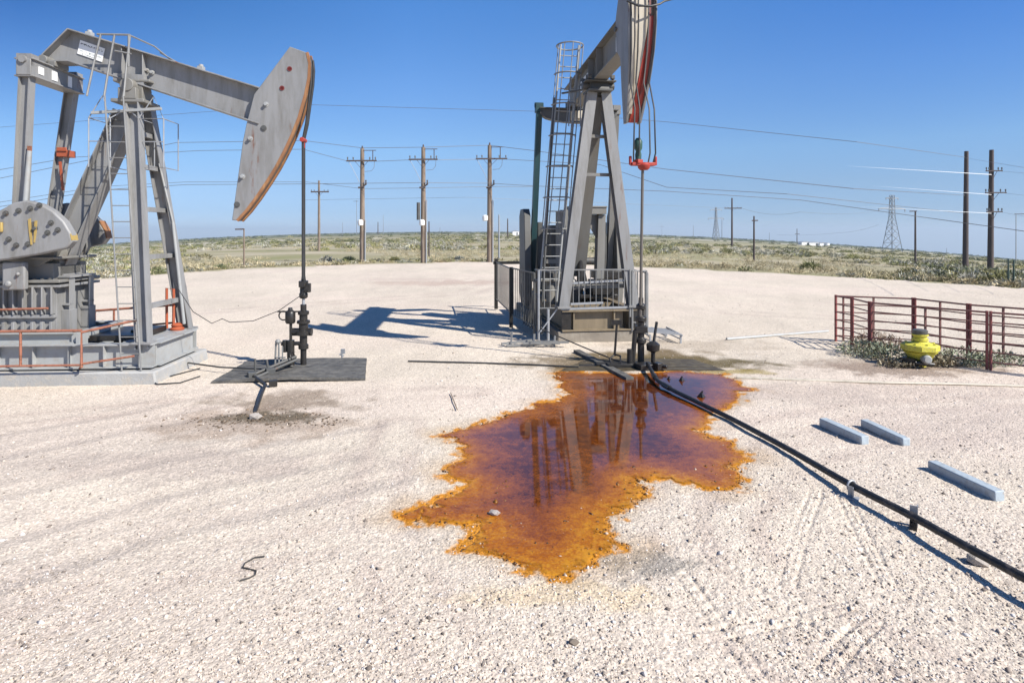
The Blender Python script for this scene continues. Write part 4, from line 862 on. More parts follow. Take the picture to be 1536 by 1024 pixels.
b = MB(); b.path([(-1.95, 1.9, .5), (-1.2, 1.0, .3), (-.5, .2, .12), (-.2, .0, .1)], .014, 6); b.build('hose', M['cable'], wr)
p0 = Vector((*flat(865, 530), .06)); p1 = Vector((*flat(945, 572), .05)); b = MB(); d = (p1-p0); b.bar(p0, p1, .16, .06); tag(b.build('plank', M['board'], None, bevel=.006), 'dark plank lying across the mud leading up to the oily wellhead', 'plank')
M['mudboard'] = mat('oil_soaked_muddy_boards', (.1, .08, .045), .6, 0, .3, 2.5, col2=(.05, .036, .018), mix=(.4, .62), bump=.5, bscale=14)
o = boards('cellar_cover', [(838, 559), (880, 540), (1040, 541), (1090, 558)], 4, 'muddy boards half buried under the oil soaked wellhead', M['mudboard'], .005, .015)
for i, (px, py, s) in enumerate(((1022, 573, .06), (1052, 598, .075), (1003, 571, .045))):
    x, y = flat(px, py); b = MB(); V = [Vector(v)*s*random.uniform(.8, 1.3) for v in OCT]; b.add([v+Vector((0, 0, s*.35)) for v in V], [tuple(f) for f in OF]); b.tube((0, 0, s*.7), (s*.3, 0, s*1.7), .012)
    o = b.build('fitting_debris', M['dark'], None, smooth=False); o.location = (x, y, PZ-.02); tag(o, ['black scrap fitting sitting in the spill above the flowline', 'black scrap fitting against the flowline where it leaves the spill', 'small black scrap lump in the spill nearest the oily wellhead'][i], 'scrap', 'scrap in the spill')

# ================================================================== FLOWLINE, SUPPORTS, BEAMS, LINES ON THE GROUND
def gz(x, y): return float(pz(np.array([[x]]), np.array([[y]]))[0, 0])
FLp = [(965, 560, .14), (985, 573, .08), (1010, 588, .06), (1045, 605, .05), (1100, 632, .05), (1180, 675, .06), (1277, 732, .1), (1370, 779, .12), (1450, 825, .13), (1540, 874, .14), (1640, 928, .14), (1800, 1018, .14), (2000, 1128, .14)]
pts = []
for px, py, z in FLp:
    x, y = flat(px, py, z); pts.append((x, y, z+PZ))
pts[0] = (WR.x+.1, WR.y-.3, .15)
fl = thing('flowline', (pts[0][0], pts[0][1], 0), 'black pipe running across the gravel from the oily wellhead out of frame', 'pipe')
off = Vector((pts[0][0], pts[0][1], 0)); P_ = [Vector(p)-off for p in pts]
sm = []
for a, b_ in zip(P_[:-1], P_[1:]):
    for k in range(5): sm.append(a.lerp(b_, k/5))
for _ in range(2): sm = [sm[0]]+[(sm[i-1]+sm[i]*2+sm[i+1])/4 for i in range(1, len(sm)-1)]+[sm[-1]]
b = MB(); b.path(sm, .036, 14); b.build('pipe', M['black'], fl)
b = MB(); c = sm[8]; d = (sm[9]-sm[7]).normalized(); b.tube(c-d*.12, c+d*.12, .048, n=14); c = sm[4]; d = (sm[5]-sm[3]).normalized(); b.tube(c-d*.1, c+d*.1, .05, n=14); b.build('coupling', M['dark'], fl)
for i, (px, py, z, lb) in enumerate(((1277, 732, .1, 'grey angle iron stand under the black pipe, left of the other stand'), (1370, 779, .12, 'grey angle iron stake behind the black pipe, right of the other stand'))):
    x, y = flat(px, py, z); t = thing('pipe_support', (x, y, PZ), lb, 'pipe support', -.6, 'pipe supports')
    if i == 0:
        b = MB(); b.box((0, -.055, .045), (.055, .01, .13)); b.box((.025, -.075, .045), (.01, .05, .13)); b.box((0, -.08, .0), (.16, .1, .012)); b.build('post', M['galv'], t); b = MB(); b.ring((0, 0, .1), .052, .012, (.8, -.6, 0)); b.build('clamp', M['galv'], t)
    else:
        b = MB(); b.box((0, .06, .09), (.06, .01, .22)); b.box((.03, .085, .09), (.01, .05, .22)); b.build('post', M['galv'], t); b = MB(); b.box((0, .0, .03), (.06, .08, .08)); b.build('block', M['dark'], t)
for a_, b_, w, lb in (((1234, 641), (1298, 669), .12, 'pale blue painted square beam lying left of its shorter neighbour'), ((1296, 642), (1360, 671), .11, 'pale blue painted square beam lying right of the other beam of the pair'), ((1398, 708), (1500, 755), .12, 'longest pale blue square beam lying alone nearest the black pipe')):
    p = Vector((*flat(*a_), 0)); q = Vector((*flat(*b_), 0)); c = (p+q)/2; d = q-p; L_ = d.length
    m = MB(); m.box((0, 0, w/2), (L_, w, w)); 
    o = m.build('square_beam', M['blue'], None, bevel=.012); o.location = (c.x, c.y, PZ-.012); o.rotation_euler = (0.02, .012, math.atan2(d.y, d.x)); tag(o, lb, 'beam', 'pale blue beams')
def ground_line(name, pix, r, m, label, cat, z=.02, n=12):
    P = [Vector((*flat(*p), 0)) for p in pix]; ps = []
    for a, b_ in zip(P[:-1], P[1:]):
        for k in range(n):
            p = a.lerp(b_, k/n); ps.append((p.x, p.y, T(p.x, p.y)+PZ+z))
    p = P[-1]; ps.append((p.x, p.y, T(p.x, p.y)+PZ+z)); c = Vector(ps[0])
    b = MB(); b.path([Vector(q)-c for q in ps], r, 6); o = b.build(name, m, None); o.location = c; return tag(o, label, cat)
ground_line('ground_pipe', [(1105, 570), (1180, 573), (1330, 578), (1440, 580), (1620, 586)], .028, M['cream'], 'thin pale line pipe lying across the ground in front of the red pen', 'pipe')
t = ground_line('ground_pipe', [(1090, 512), (1165, 506), (1242, 500)], .04, M['pale'], 'short pale pipe lying on the pad left of the red pen', 'pipe', .03)
ground_line('ground_cable', [(612, 545), (700, 547), (790, 550), (868, 554)], .018, M['cable'], 'thin dark cable lying on the pad between the two wellheads', 'cable')
ground_line('ground_cable', [(282, 555), (330, 562), (395, 565), (440, 560)], .016, M['cable'], 'dark cable running from the cleaner concrete slab over to the boarded cellar', 'cable', .12)
ground_line('ground_cable', [(300, 568), (270, 578), (236, 580), (228, 576), (262, 566), (300, 556)], .012, M['cable'], 'looped dark wire lying at the front corner of the cleaner concrete slab', 'cable')
ground_line('bent_wire', [(397, 841), (382, 843), (368, 851), (364, 858), (372, 860), (384, 863), (383, 869), (374, 874), (360, 878)], .006, M['twig'], 'dark S shaped piece of wire alone on bare gravel', 'wire', .012, 5)
ground_line('stick', [(676, 594), (686, 620)], .009, M['wood'], 'short thin stick lying on the pad between the spill and the boarded cellar', 'stick', .03, 3)
for px, py, s, lb in ((860, 972, .036, 'dark fist sized stone alone on the gravel below the spill tip'), (1466, 850, .085, 'white stone sitting in the shadow beside the black pipe'), (742, 776, .05, 'pale stone wet with oil inside the lower half of the spill'), (383, 630, .09, 'pale broken lump in the oily dirt below the dry cellar boards')):
    x, y = flat(px, py); V = [Vector(v).normalized()*random.uniform(.7, 1.1) for v in (list(OCT)+[(1, 1, 1), (-1, 1, 1), (1, -1, 1), (-1, -1, 1), (1, 1, -1), (-1, 1, -1), (1, -1, -1), (-1, -1, -1)])]
    import bmesh
    me = bpy.data.meshes.new('stone'); bm = bmesh.new()
    for v in V: bm.verts.new(v*s)
    bmesh.ops.convex_hull(bm, input=bm.verts[:]); bm.to_mesh(me); bm.free(); me.materials.append(M['stone'] if px != 860 else M['brownstone']); o = bpy.data.objects.new('stone', me); COL.objects.link(o); o.scale = (1.2, 1, .7); o.location = (x, y, PZ+s*.35); tag(o, lb, 'stone')

# ================================================================== PEN, YELLOW RISER, WEEDS
FA = [(8.22, 15.62), (9.8, 14.95), (10.2, 13.7), (10.62, 13.05), (11.4, 12.3)]
NE = [(8.32, 15.0), (8.22, 14.1), (9.64, 12.4), (10.9, 11.2)]
def panel(p, q, label, nmid, h=1.16, postA='rustpost', postB='rustpost'):
    p = Vector((*p, 0)); q = Vector((*q, 0)); t = thing('livestock_panel', (p.x, p.y, PZ), label, 'fence panel', 0, 'panels of the red pipe pen'); d = q-p; u = d.normalized()
    b = MB(); 
    for k in range(6): z = .16+(h-.16)*k/5; b.tube(u*.04+Vector((0, 0, z)), d-u*.04+Vector((0, 0, z)), .02 if k == 5 else .0145, n=8)
    b.build('rails', M['rustpipe'], t)
    for k in range(1, nmid+1): b = MB(); c = d*k/(nmid+1); b.bar(c+Vector((0, 0, .06)), c+Vector((0, 0, h)), .04, .03, up=(0, 1, 0)); b.build('upright', M['rustpipe'], t)
    for c, mm, hh in ((u*.03, postA, h+.03), (d-u*.03, postB, h+.03)): b = MB(); b.tube(c-Vector((0, 0, .05)), c+Vector((0, 0, hh)), .027, n=10); b.build('post', M[mm], t)
    return t
panel(FA[0], NE[0], 'short end panel of the red pipe pen at its left end', 1)
panel(NE[0], NE[1], 'narrow red pipe panel at the left front corner of the pen', 0)
panel(NE[1], NE[2], 'near front red pipe panel standing behind the yellow riser', 1)
panel(NE[2], NE[3], 'nearest red pipe panel running out of the frame at right', 2)
panel(FA[0], FA[1], 'rear red pipe panel at the left half of the pen', 1)
panel(FA[1], FA[2], 'rear red pipe panel bending round the middle of the pen', 1)
panel(FA[2], FA[4], 'far rear red pipe panel running out to the edge of the picture', 2)
xr, yr = flat(1380, 552)
ry = thing('valve_riser', (xr, yr, PZ), 'bright yellow flanged riser with a dark cap among weeds at the red pen', 'riser', .3)
ry.scale = (.87, .87, .9)
b = MB(); b.lathe((0, 0, 0), [(.13, 0), (.13, .1), (.2, .14), (.24, .2), (.3, .3), (.36, .36), (.16, .38)], 20); b.build('body', M['yellow'], ry)
b = MB(); b.lathe((0, 0, .37), [(.36, 0), (.4, .02), (.4, .14), (.36, .16), (.2, .19), (.17, .22)], 8); fl_ = b.build('flange', M['yellow'], ry, bevel=.012)
b = MB()
for k in range(8): a = k*math.pi/4+.39; b.tube((.3*math.cos(a), .3*math.sin(a), .5), (.3*math.cos(a), .3*math.sin(a), .56), .03, n=6)
b.build('bolt', M['yellow'], fl_)
b = MB(); b.lathe((0, 0, .55), [(.15, 0), (.13, .04), (.17, .06), (.17, .11), (.14, .12), (.14, .15), (.175, .17), (.175, .2)], 18); b.build('neck', M['yellow'], ry)
b = MB(); b.lathe((0, 0, .75), [(.15, 0), (.16, .02), (.16, .09), (.12, .11)], 18); b.build('cap', M['darkg'], ry)
b = MB(); b.lathe((-.12, -.2, .22), [(.09, 0), (.1, .03), (.1, .15), (.07, .18)], 16, axis=(-.45, -1, .1)); b.build('side_port', M['pale'], ry)
b = MB(); b.tube((-.35, -.15, .14), (.05, -.3, .1), .05); b.box((-.25, .05, .12), (.35, .3, .2), rz=.3); b.build('base_pipe', M['dark'], ry)
M['leafm'] = mat('weed_leaves', (1, 1, 1), .8, 0, .15, 8, attr='tint', spec=.2)
def weed(x, y, rx, ry_, h, n, pal, label, seed):
    g = np.random.default_rng(seed); V = []; C = []
    for k in range(n):
        a = g.uniform(0, 6.28); r = math.sqrt(g.uniform(0, 1)); bx, by = r*rx*math.cos(a), r*ry_*math.sin(a); z = g.uniform(0, 1)**.8*h*(1-.5*r*r)
        d = g.normal(0, 1, 3); d[2] = abs(d[2])*.8+.2; d /= np.linalg.norm(d); w = np.cross(d, g.normal(0, 1, 3)); w /= np.linalg.norm(w)+1e-6
        ln = g.uniform(.04, .11); ww = g.uniform(.012, .03); p = np.array([bx, by, z]); V += [p-w*ww*.4, p+w*ww*.4, p+d*ln*.6+w*ww, p+d*ln]; c = np.array(pal[g.integers(len(pal))])*g.uniform(.6, 1.4); C += [c]*4
    for k in range(n//14):
        a = g.uniform(0, 6.28); r = math.sqrt(g.uniform(0, 1)); p = np.array([r*rx*.7*math.cos(a), r*ry_*.7*math.sin(a), 0]); q = p*1.3+np.array([0, 0, h*g.uniform(.5, 1.15)]); w = np.array([.006, 0, 0]); V += [p-w, p+w, q+w*.5, q-w*.5]; C += [np.array((.2, .16, .09))]*4
    V = np.array(V); Fq = np.arange(len(V)).reshape(-1, 4); o = npmesh('weed_clump', V, Fq, M['leafm'], np.array(C)); o.location = (x, y, T(x, y)+PZ); return tag(o, label, 'weed', 'weeds round the pen')
GRN = [(.26, .29, .2), (.32, .35, .25), (.19, .22, .14), (.36, .36, .26)]; DRY = [(.34, .29, .2), (.24, .19, .13), (.42, .36, .25), (.16, .14, .09)]
for px, py, rx, ry_, h, n, pal, lb in ((1293, 535, .55, .45, .34, 560, GRN, 'green weeds bunched at the left front corner of the red pen'), (1330, 541, .5, .4, .36, 560, GRN, 'grey green weeds just left of the yellow riser'), (1352, 552, .45, .25, .14, 600, DRY, 'brown dry weeds low on the ground below the yellow riser'), (1412, 551, .4, .25, .24, 500, DRY, 'dry yellow grass touching the right of the yellow riser'), (1440, 545, .5, .35, .32, 420, GRN, 'green weeds behind the front panel between the riser and the thick red post'), (1466, 552, .35, .25, .2, 400, GRN, 'low green weeds at the foot of the thick red post'), (1500, 548, .5, .35, .28, 500, GRN, 'green weeds right of the thick red post inside the pen'), (1315, 525, .6, .4, .42, 500, [(.2, .14, .11), (.26, .2, .15)], 'reddish dry stalks standing inside the left of the pen')):
    x, y = flat(px, py); weed(x, y, rx, ry_, h, n, pal, lb, px)

# ================================================================== POLES, WIRES, TOWERS
POLE = {}
def pole(name, key, px, base, top, rpx, m, label, cat='utility pole', arms=(), extras=(), group='power poles', lean=0.0, Y=None):
    """arms: list of (photo row, left column, right column, thickness px); sizes become metres at the pole's distance"""
    if Y is None: x, y = on_ground(px, base)
    else: y = Y; x = (px-CX)*y/F_
    zg = T(x, y); k = y/F_
    t = thing(name, (x, y, zg), label, cat, 0, group)
    zt = H_-(top-HY)*k-zg
    b = MB(); b.tube((0, 0, -.3), (lean, 0, zt), rpx*k, rpx*k*.68, n=10); b.build('shaft', m, t)
    for row, l, r, th in arms:
        z = H_-(row-HY)*k-zg; xl, xr = (l-px)*k, (r-px)*k
        b = MB(); b.bar((xl, -rpx*k-.06, z), (xr, -rpx*k-.02, z+.02), .1, max(.11, th*k)); b.build('crossarm', M['woodd'], t)
        if r-l > 20:
            b = MB()
            for xx in (xl*.92, xl*.55, xr*.55, xr*.92): b.lathe((xx, -rpx*k-.05, z+.06), [(.03, 0), (.03, .1), (.07, .12), (.05, .2), (.07, .22), (.04, .3)], 8)
            b.build('insulators', M['darkg'], t)
            b = MB(); b.bar((xl*.45, -rpx*k-.05, z), (0, -rpx*k-.05, z-.75), .03); b.bar((xr*.45, -rpx*k-.05, z), (0, -rpx*k-.05, z-.75), .03); b.build('brace', M['woodd'], t)
    POLE[key] = (x, y, zg, k)
    return t, k, zg
W = M['wood']; WD = M['woodd']
for key, px, base, top, arm, lb in (('a', 543.5, 394, 223, (242, 521, 566), 'tall timber power pole with a white can, next to the slender one armed pole'), ('b', 635, 394, 221, (240, 614, 657), 'tall timber power pole with a white can and a dark cylinder, middle of three'), ('c', 734.5, 392.5, 218, (239, 714, 761), 'tall timber power pole with a white lamp, standing just behind the guard fence corner')):
    t, k, zg = pole('power_pole', key, px, base, top, 4.3, W, lb, arms=[(*arm, 2.2)])
    def zz(r): return H_-(r-HY)*k-zg
    b = MB(); b.lathe((-.05 if key != 'c' else -.42, -.5 if key != 'c' else -.2, zz(334 if key != 'c' else 327)-.28), [(.14, 0), (.24, .05), (.26, .3), (.24, .48), (.1, .56)], 14); b.build('white_can', M['white'], t)
    b = MB(); b.tube((.0, -.2, zz(282)), (.45, -.3, zz(276)), .06); b.tube((-.3, -.3, zz(282)), (.2, -.35, zz(281)), .09); b.lathe((.4, -.3, zz(278)), [(.05, 0), (.09, .08), (.05, .3), (.08, .45)], 8); b.build('bracket', M['woodd'], t)
    b = MB(); b.tube((.3, -.25, -.2), (.32, -.2, zz(300 if key != 'a' else 330)), .06); b.build('riser_conduit', M['galv'], t)
    b = MB(); b.path([(1.2, -.3, zz(arm[0])), (1.15, -.3, zz(arm[0]+10)), (.9, -.3, zz(arm[0]+15)), (.3, -.3, zz(arm[0]+16))], .02, 5); b.path([(-1.2, -.3, zz(arm[0])), (-.6, -.3, zz(arm[0]+18)), (-.2, -.3, zz(arm[0]+32))], .02, 5); b.build('jumper_wire', M['wire'], t)
    b = MB(); b.bar((.0, -.1, zz(top+3)), (1.3, -.15, zz(top+3)), .06); b.tube((1.0, -.15, zz(top+3)), (1.0, -.15, zz(arm[0])), .04); b.lathe((0, 0, zz(top)), [(.05, 0), (.08, .1), (.05, .25)], 8); b.build('top_bracket', M['woodd'], t)
    if key == 'b': b = MB(); b.tube((-.42, -.2, zz(330)), (-.42, -.2, zz(304)), .16, n=10); b.build('capacitor_can', M['darkg'], t)
pole('power_pole', 'd', 478.5, 376, 271, 2.2, W, 'slender timber power pole with one crossarm right of the rod over the boarded cellar', arms=[(288, 467, 494, 2)])
pole('power_pole', 'e', 1098, 370, 297, 1.6, WD, 'dark far pole with one light crossarm left of the lattice tower', arms=[(312.5, 1086, 1112, 1.5)])
pole('power_pole', 'f', 1131, 391, 324, 1.6, WD, 'short dark pole with a tiny crossarm in the brush left of the lattice tower', arms=[(331, 1127, 1136, 1.6)])
pole('power_pole', 'g', 1195.5, 364, 343, .8, WD, 'tiny far pole with a cross top midway to the lattice tower', arms=[(351, 1192, 1199, 1)])
pole('lamp_pole', 'h', 1373, 396, 317, 1.6, WD, 'thin dark pole with a lamp arm just right of the lattice tower', 'lamp pole', arms=[(317, 1363, 1374, 1.4)], group='lamp poles')
pole('power_pole', 'i', 1448, 404, 227, 4.0, WD, 'tall dark power pole without arms, left of the pair near the edge of the picture', lean=.12)
t, k, zg = pole('power_pole', 'j', 1485.5, 408, 225, 4.2, WD, 'tall dark power pole with three short arms, beside the armless tall pole', arms=[(257, 1475, 1500, 1.7), (289.5, 1474, 1506, 1.7), (318, 1476, 1500, 1.7)], lean=.12)
pole('lamp_pole', 'k', 1524, 392, 322, .7, M['pale'], 'very thin pale lamp pole at the edge of the picture beyond the green posts', 'lamp pole', arms=[(321, 1521, 1536, 1)], group='lamp poles')
pole('pipe_post', 'l', 748.5, 390, 322, 1.5, M['galv'], 'pale bluish pipe post close to the right of the third timber pole', 'post', group='posts in the brush', extras=())
pole('pipe_post', 'm', 643.5, 385, 332, 1.2, WD, 'dark thin post close to the right of the middle timber pole', 'post', group='posts in the brush')
pole('pipe_post', 'n', 366, 402, 343, 1.4, W, 'brown thin post below the tip of the tilted pumpjack head', 'post', group='posts in the brush', arms=[(344, 354, 367, 1)])
pole('power_pole', 'o', 761.5, 357, 328, 1.1, WD, 'short far pole beside the dark teal arm of the pumpjack behind the spill')
pole('power_pole', 'p', 567, 351.5, 333, .8, WD, 'tiny far pole between the first and middle timber poles')
pole('power_pole', 'q', 1083, 357, 325, .9, M['tower'], 'thin pale far pole beside the hazy tower left of the dark crossarm pole')
pole('power_pole', 'r', 993, 352, 336, .6, M['tower'], 'tiny hazy far pole just right of the red clamped hanging rod', arms=[(340, 989, 997, .6)])
pole('power_pole', 's', 535, 352, 300, .55, M['tower'], 'faint far mast just left of the first timber pole', arms=[(302, 530, 538, .5)])
for px, tp, r, lb in ((1512.5, 388, 1.6, 'dark green steel post at the edge of the picture, left of its twin'), (1520.5, 390, 1.7, 'dark green steel post at the edge of the picture, right of its twin')):
    pole('fence_post', 'z', px, 429, tp, r, M['gpost'], lb, 'post', group='green posts')
for px, tp, lb in ((514, 333, 'faint thin far mast left of the first timber pole'), (575, 322, 'faint thin far mast right of the first timber pole'), (1040, 338, 'stub like far post left of the hazy tower'), (1420, 372, 'short stub far post between the lattice tower and the tall pair'), (1154, 349, 'short far post right of the short dark pole'), (660, 341, 'small far post right of the middle timber pole')):
    pole('far_post', 'y', px, HY+slope((px-CX)/F_)*F_+2.2, tp, .4, M['tower'], lb, 'post', group='faint far posts', Y=900)

def lattice(px, Y, top, wbase, arms, label, m=M['tower'], r=.24):
    k = Y/F_; x = (px-CX)*k; zg = T(x, Y); zt = H_-(top-HY)*k-zg; wb = wbase*k/2; t = thing('lattice_tower', (x, Y, zg), label, 'pylon', .25, 'lattice pylons')
    wt = wb*.22; zc = zt*.62; wc = wb*.3
    def w(z): return wb+(wc-wb)*z/zc if z < zc else wc+(wt-wc)*(z-zc)/(zt-zc)
    b = MB(); lv = [0, .16, .3, .42, .52, .62, .7, .78, .86, .93, 1]
    C4 = ((-1, -1), (1, -1), (1, 1), (-1, 1))
    for a, c in C4: 
        P = [(a*w(z*zt), c*w(z*zt), z*zt) for z in lv]
        for p, q in zip(P[:-1], P[1:]): b.bar(p, q, r*1.3)
    for l0, l1 in zip(lv[:-1], lv[1:]):
        z0, z1 = l0*zt, l1*zt
        for i in range(4):
            a, c = C4[i], C4[(i+1) % 4]; b.bar((a[0]*w(z0), a[1]*w(z0), z0), (c[0]*w(z1), c[1]*w(z1), z1), r*.7); b.bar((c[0]*w(z0), c[1]*w(z0), z0), (a[0]*w(z1), a[1]*w(z1), z1), r*.7); b.bar((a[0]*w(z1), a[1]*w(z1), z1), (c[0]*w(z1), c[1]*w(z1), z1), r*.7)
    b.build('legs', m, t)
    for row, half in arms:
        z = H_-(row-HY)*k-zg; hw = half*k; b = MB()
        for s in (-1, 1): b.bar((0, -w(z), z), (s*hw, 0, z+.3), r*1.7); b.bar((0, w(z), z), (s*hw, 0, z+.3), r*1.7); b.bar((s*w(z), 0, z+hw*.16), (s*hw, 0, z+.3), r*1.5); b.tube((s*hw, 0, z+.3), (s*hw, 0, z-hw*.14), r, n=6)
        b.build('crossarm', m, t)
    return t
lattice(1338, 330, 293, 19, [(298, 11), (314, 24)], 'tall lattice power pylon on the right horizon')
lattice(1074, 620, 311, 8, [(315, 10), (328, 13)], 'smaller hazy lattice pylon on the horizon right of the red clamped hanging rod', r=.3)

def at(px, py, Y): return Vector(((px-CX)*Y/F_, Y, H_-(py-HY)*Y/F_))
def wire(P, label, r=.02, m='wire', sag=.0, n=10, rend=None, group='power lines'):
    """P: list of (photo column, row, distance)"""
    q = [at(*p) for p in P]; pts = []
    for a, b_ in zip(q[:-1], q[1:]):
        for k in range(n):
            s = k/n; p = a.lerp(b_, s); p.z -= sag*4*s*(1-s); pts.append(p)
    pts.append(q[-1]); c = pts[0].copy(); b = MB(); b.path([p-c for p in pts], r, 6, r2=rend); o = b.build('power_line', M[m], None); o.location = c; return tag(o, label, 'power line', group)
ya, yb, yc, yi, yj = (POLE[k][1] for k in 'abcij')
wire([(-120, 200, 90), (455, 157, 72), (800, 167, 66), (1000, 183, 60), (1285, 213, 48), (1448, 236, yi)], 'highest thin power line crossing the sky behind both pumpjacks', .022)
wire([(-120, 292, ya), (120, 243, ya), (265, 214, ya), (455, 211, ya), (543, 222, ya), (635, 221, yb), (734, 218, yc)], 'power line running to the tops of the three timber poles from behind the side-on pumpjack', .024)
wire([(734, 218, yc), (800, 226, 55), (1000, 254, 50), (1280, 283, 44), (1448, 293, yi)], 'power line leaving the third timber pole top for the tall right pair', .026)
wire([(-120, 275, ya), (110, 236, ya), (300, 226, ya), (455, 224, ya), (522, 242, ya-.3), (565, 242, ya-.3), (614, 240, yb-.3), (656, 240, yb-.3), (715, 239, yc-.3), (760, 239, yc-.3)], 'power line strung along the crossarms of the three timber poles', .024)
wire([(760, 239, yc), (900, 247, 55), (1000, 281, 50), (1180, 291, 46), (1448, 320, yi)], 'lower power line leaving the third timber pole crossarm to the right', .024)
wire([(-120, 330, ya), (150, 285, ya), (280, 277, ya), (460, 276, ya), (543, 275, ya-.5), (635, 274, yb-.5), (735, 275, yc-.5), (800, 279, 56), (1000, 287, 52), (1200, 300, 50), (1400, 328, 46), (1560, 350, 40)], 'long low power line through the side brackets of the timber poles', .024)
wire([(-120, 322, ya), (150, 280, ya), (280, 273, ya), (460, 273, ya), (543, 283, ya-.4), (635, 282, yb-.4), (735, 280, yc-.4), (800, 280, 58)], 'lower power line sagging under the side brackets of the timber poles', .02)
wire([(455, 300, 130), (700, 296, 130), (1098, 312.5, POLE['e'][1])], 'faint far power line low in the sky toward the dark crossarm pole', .03)
wire([(1112, 312, POLE['e'][1]), (1200, 318, 170), (1320, 315, 330)], 'faint far power line sagging from the dark crossarm pole to the lattice pylon', .04, sag=1.2)
wire([(1165, 352, 560), (1260, 349, 420), (1318, 337, 330)], 'faint lowest power line left of the lattice pylon', .05, sag=1.0)
wire([(1448, 237, yi), (1600, 262, 24)], 'thin top power line continuing right from the armless tall pole', .009)
# conductors at the right-hand pair: sun glint put into white colour and taper
for (r0, r1, r2), x0, rr, lb in (((251, 257, 262), 1310, .03, 'uppermost conductor whitened as sun glint between the tall right pair of poles'), ((281, 289, 292), 1350, .022, 'middle conductor whitened as sun glint between the tall right pair of poles'), ((312, 316, 320), 1330, .022, 'lowest conductor whitened as sun glint between the tall right pair of poles')):
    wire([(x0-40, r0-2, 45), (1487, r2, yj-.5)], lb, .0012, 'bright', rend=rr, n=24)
for r0, r1, lb in ((257, 262, 'upper power line running off the edge of the picture from the armed pole'), (289, 300, 'middle power line running off the edge of the picture from the armed pole'), (318, 338, 'lower power line running off the edge of the picture from the armed pole')):
    wire([(1500, r0, yj-.3), (1640, r1+5, 26)], lb, .009)

# ================================================================== BRUSH BEYOND THE PAD
def sample_band(n, d0, d1, seed, ulim=1.1):
    """points over the land beyond the pad, thinning with distance"""
    g = np.random.default_rng(seed); u = g.uniform(-ulim, ulim, n); s = g.uniform(0, 1, n)
    e = np.maximum(pad_edge(u)+.8, d0); y = 1/(1/e+(1/d1-1/e)*s); return u*y, y
def clumps(name, x, y, size, per, pal, label, cat, seed, spread=.5, tall=1.0, lw=.1, kind='stuff'):
    g = np.random.default_rng(seed); n = len(x)
    z = terrain(x, y); pick = g.integers(len(pal), size=n); base_ = np.array(pal)[pick]*g.uniform(.65, 1.35, (n, 1))
    X = np.repeat(np.stack([x, y, z-.03], -1), per, 0); S_ = np.repeat(size, per); m = n*per
    r = np.sqrt(g.uniform(0, 1, m)); a = g.uniform(0, 6.283, m); dx, dy = r*np.cos(a), r*np.sin(a)
    dome = np.sqrt(np.maximum(0, 1-r*r)); h = g.uniform(0, 1, m)*dome
    P = X+np.stack([dx*S_*spread, dy*S_*spread, h*S_*tall*.62], -1)
    D = np.stack([dx*.7, dy*.7, .55+0*dx], -1)+g.normal(0, .45, (m, 3)); D[:, 2] = np.abs(D[:, 2]); D /= np.linalg.norm(D, axis=1)[:, None]
    Wd = np.cross(D, g.normal(0, 1, (m, 3))); Wd /= np.linalg.norm(Wd, axis=1)[:, None]+1e-9
    ln = (S_*g.uniform(.18, .5, m)*tall)[:, None]; w = (S_*lw*g.uniform(.5, 1.3, m))[:, None]
    V = np.stack([P-Wd*w, P+Wd*w, P+D*ln], 1).reshape(-1, 3); Ft = np.arange(3*m).reshape(-1, 3)
    C = np.repeat(base_, per, 0)*g.uniform(.7, 1.3, (m, 1)); return tag(npmesh(name, V, Ft, M['brush'], np.repeat(np.clip(C, .01, .8), 3, 0)), label, cat, kind=kind)
M['brush'] = mat('dry_brush', (1, 1, 1), .9, 0, .1, 3, attr='tint', spec=.1)
OL = [(.2, .205, .085), (.26, .25, .11), (.17, .18, .085), (.31, .28, .14)]; ST = [(.47, .4, .25), (.42, .35, .22), (.52, .45, .3), (.38, .33, .2)]; GY_ = [(.38, .37, .3), (.44, .42, .35), (.31, .31, .25)]; DK = [(.095, .115, .055), (.12, .135, .07), (.085, .1, .055)]
x, y = sample_band(5200, 0, 150, 1); nz = fbm(x*.05, y*.05, 5); k = nz > .42; x, y = x[k], y[k]
clumps('dry_grass', x, y, rng.uniform(.3, .75, len(x)), 40, ST, 'straw coloured dry grass tufts over the land beyond the pad', 'grass', 2, .55, 1.0, .035)
x, y = sample_band(3600, 0, 260, 3); nz = fbm(x*.04, y*.03, 15); k = nz > .46; x, y = x[k], y[k]
clumps('sage_brush', x, y, rng.uniform(.4, 1.0, len(x))*np.clip(.8+y/150, .8, 1.6), 70, OL+GY_, 'low olive and grey green brush over the land beyond the pad', 'brush', 4, .7, .8, .06)
g_ = np.random.default_rng(9); u = g_.uniform(-1.1, 1.1, 760); e = pad_edge(u)+.6+g_.exponential(2.0, 760); x, y = u*e, e
k = fbm(x*.12, y*.12, 25) > .38; x, y = x[k], y[k]
clumps('edge_weeds', x, y, g_.uniform(.3, .85, len(x)), 60, OL+GY_+ST+ST, 'ragged grey and straw coloured weeds growing along the edge of the pad', 'weeds', 6, .7, .75, .06)
x, y = sample_band(2600, 170, 900, 7); k = fbm(x*.01, y*.012, 35) > .4; x, y = x[k], y[k]
clumps('mesquite_scrub', x, y, g_.uniform(1.0, 2.2, len(x))*np.clip(y/300, .7, 1.8), 40, DK+OL, 'dark green mesquite scrub in the far distance', 'scrub', 8, .75, .7, .09)
u = g_.uniform(-1.1, 1.1, 1500); yy = g_.uniform(900, 1900, 1500)
clumps('horizon_trees', u*yy, yy, g_.uniform(2.0, 5.5, 1500), 34, DK, 'thin dark line of far trees along the horizon', 'trees', 10, .9, .75, .12)
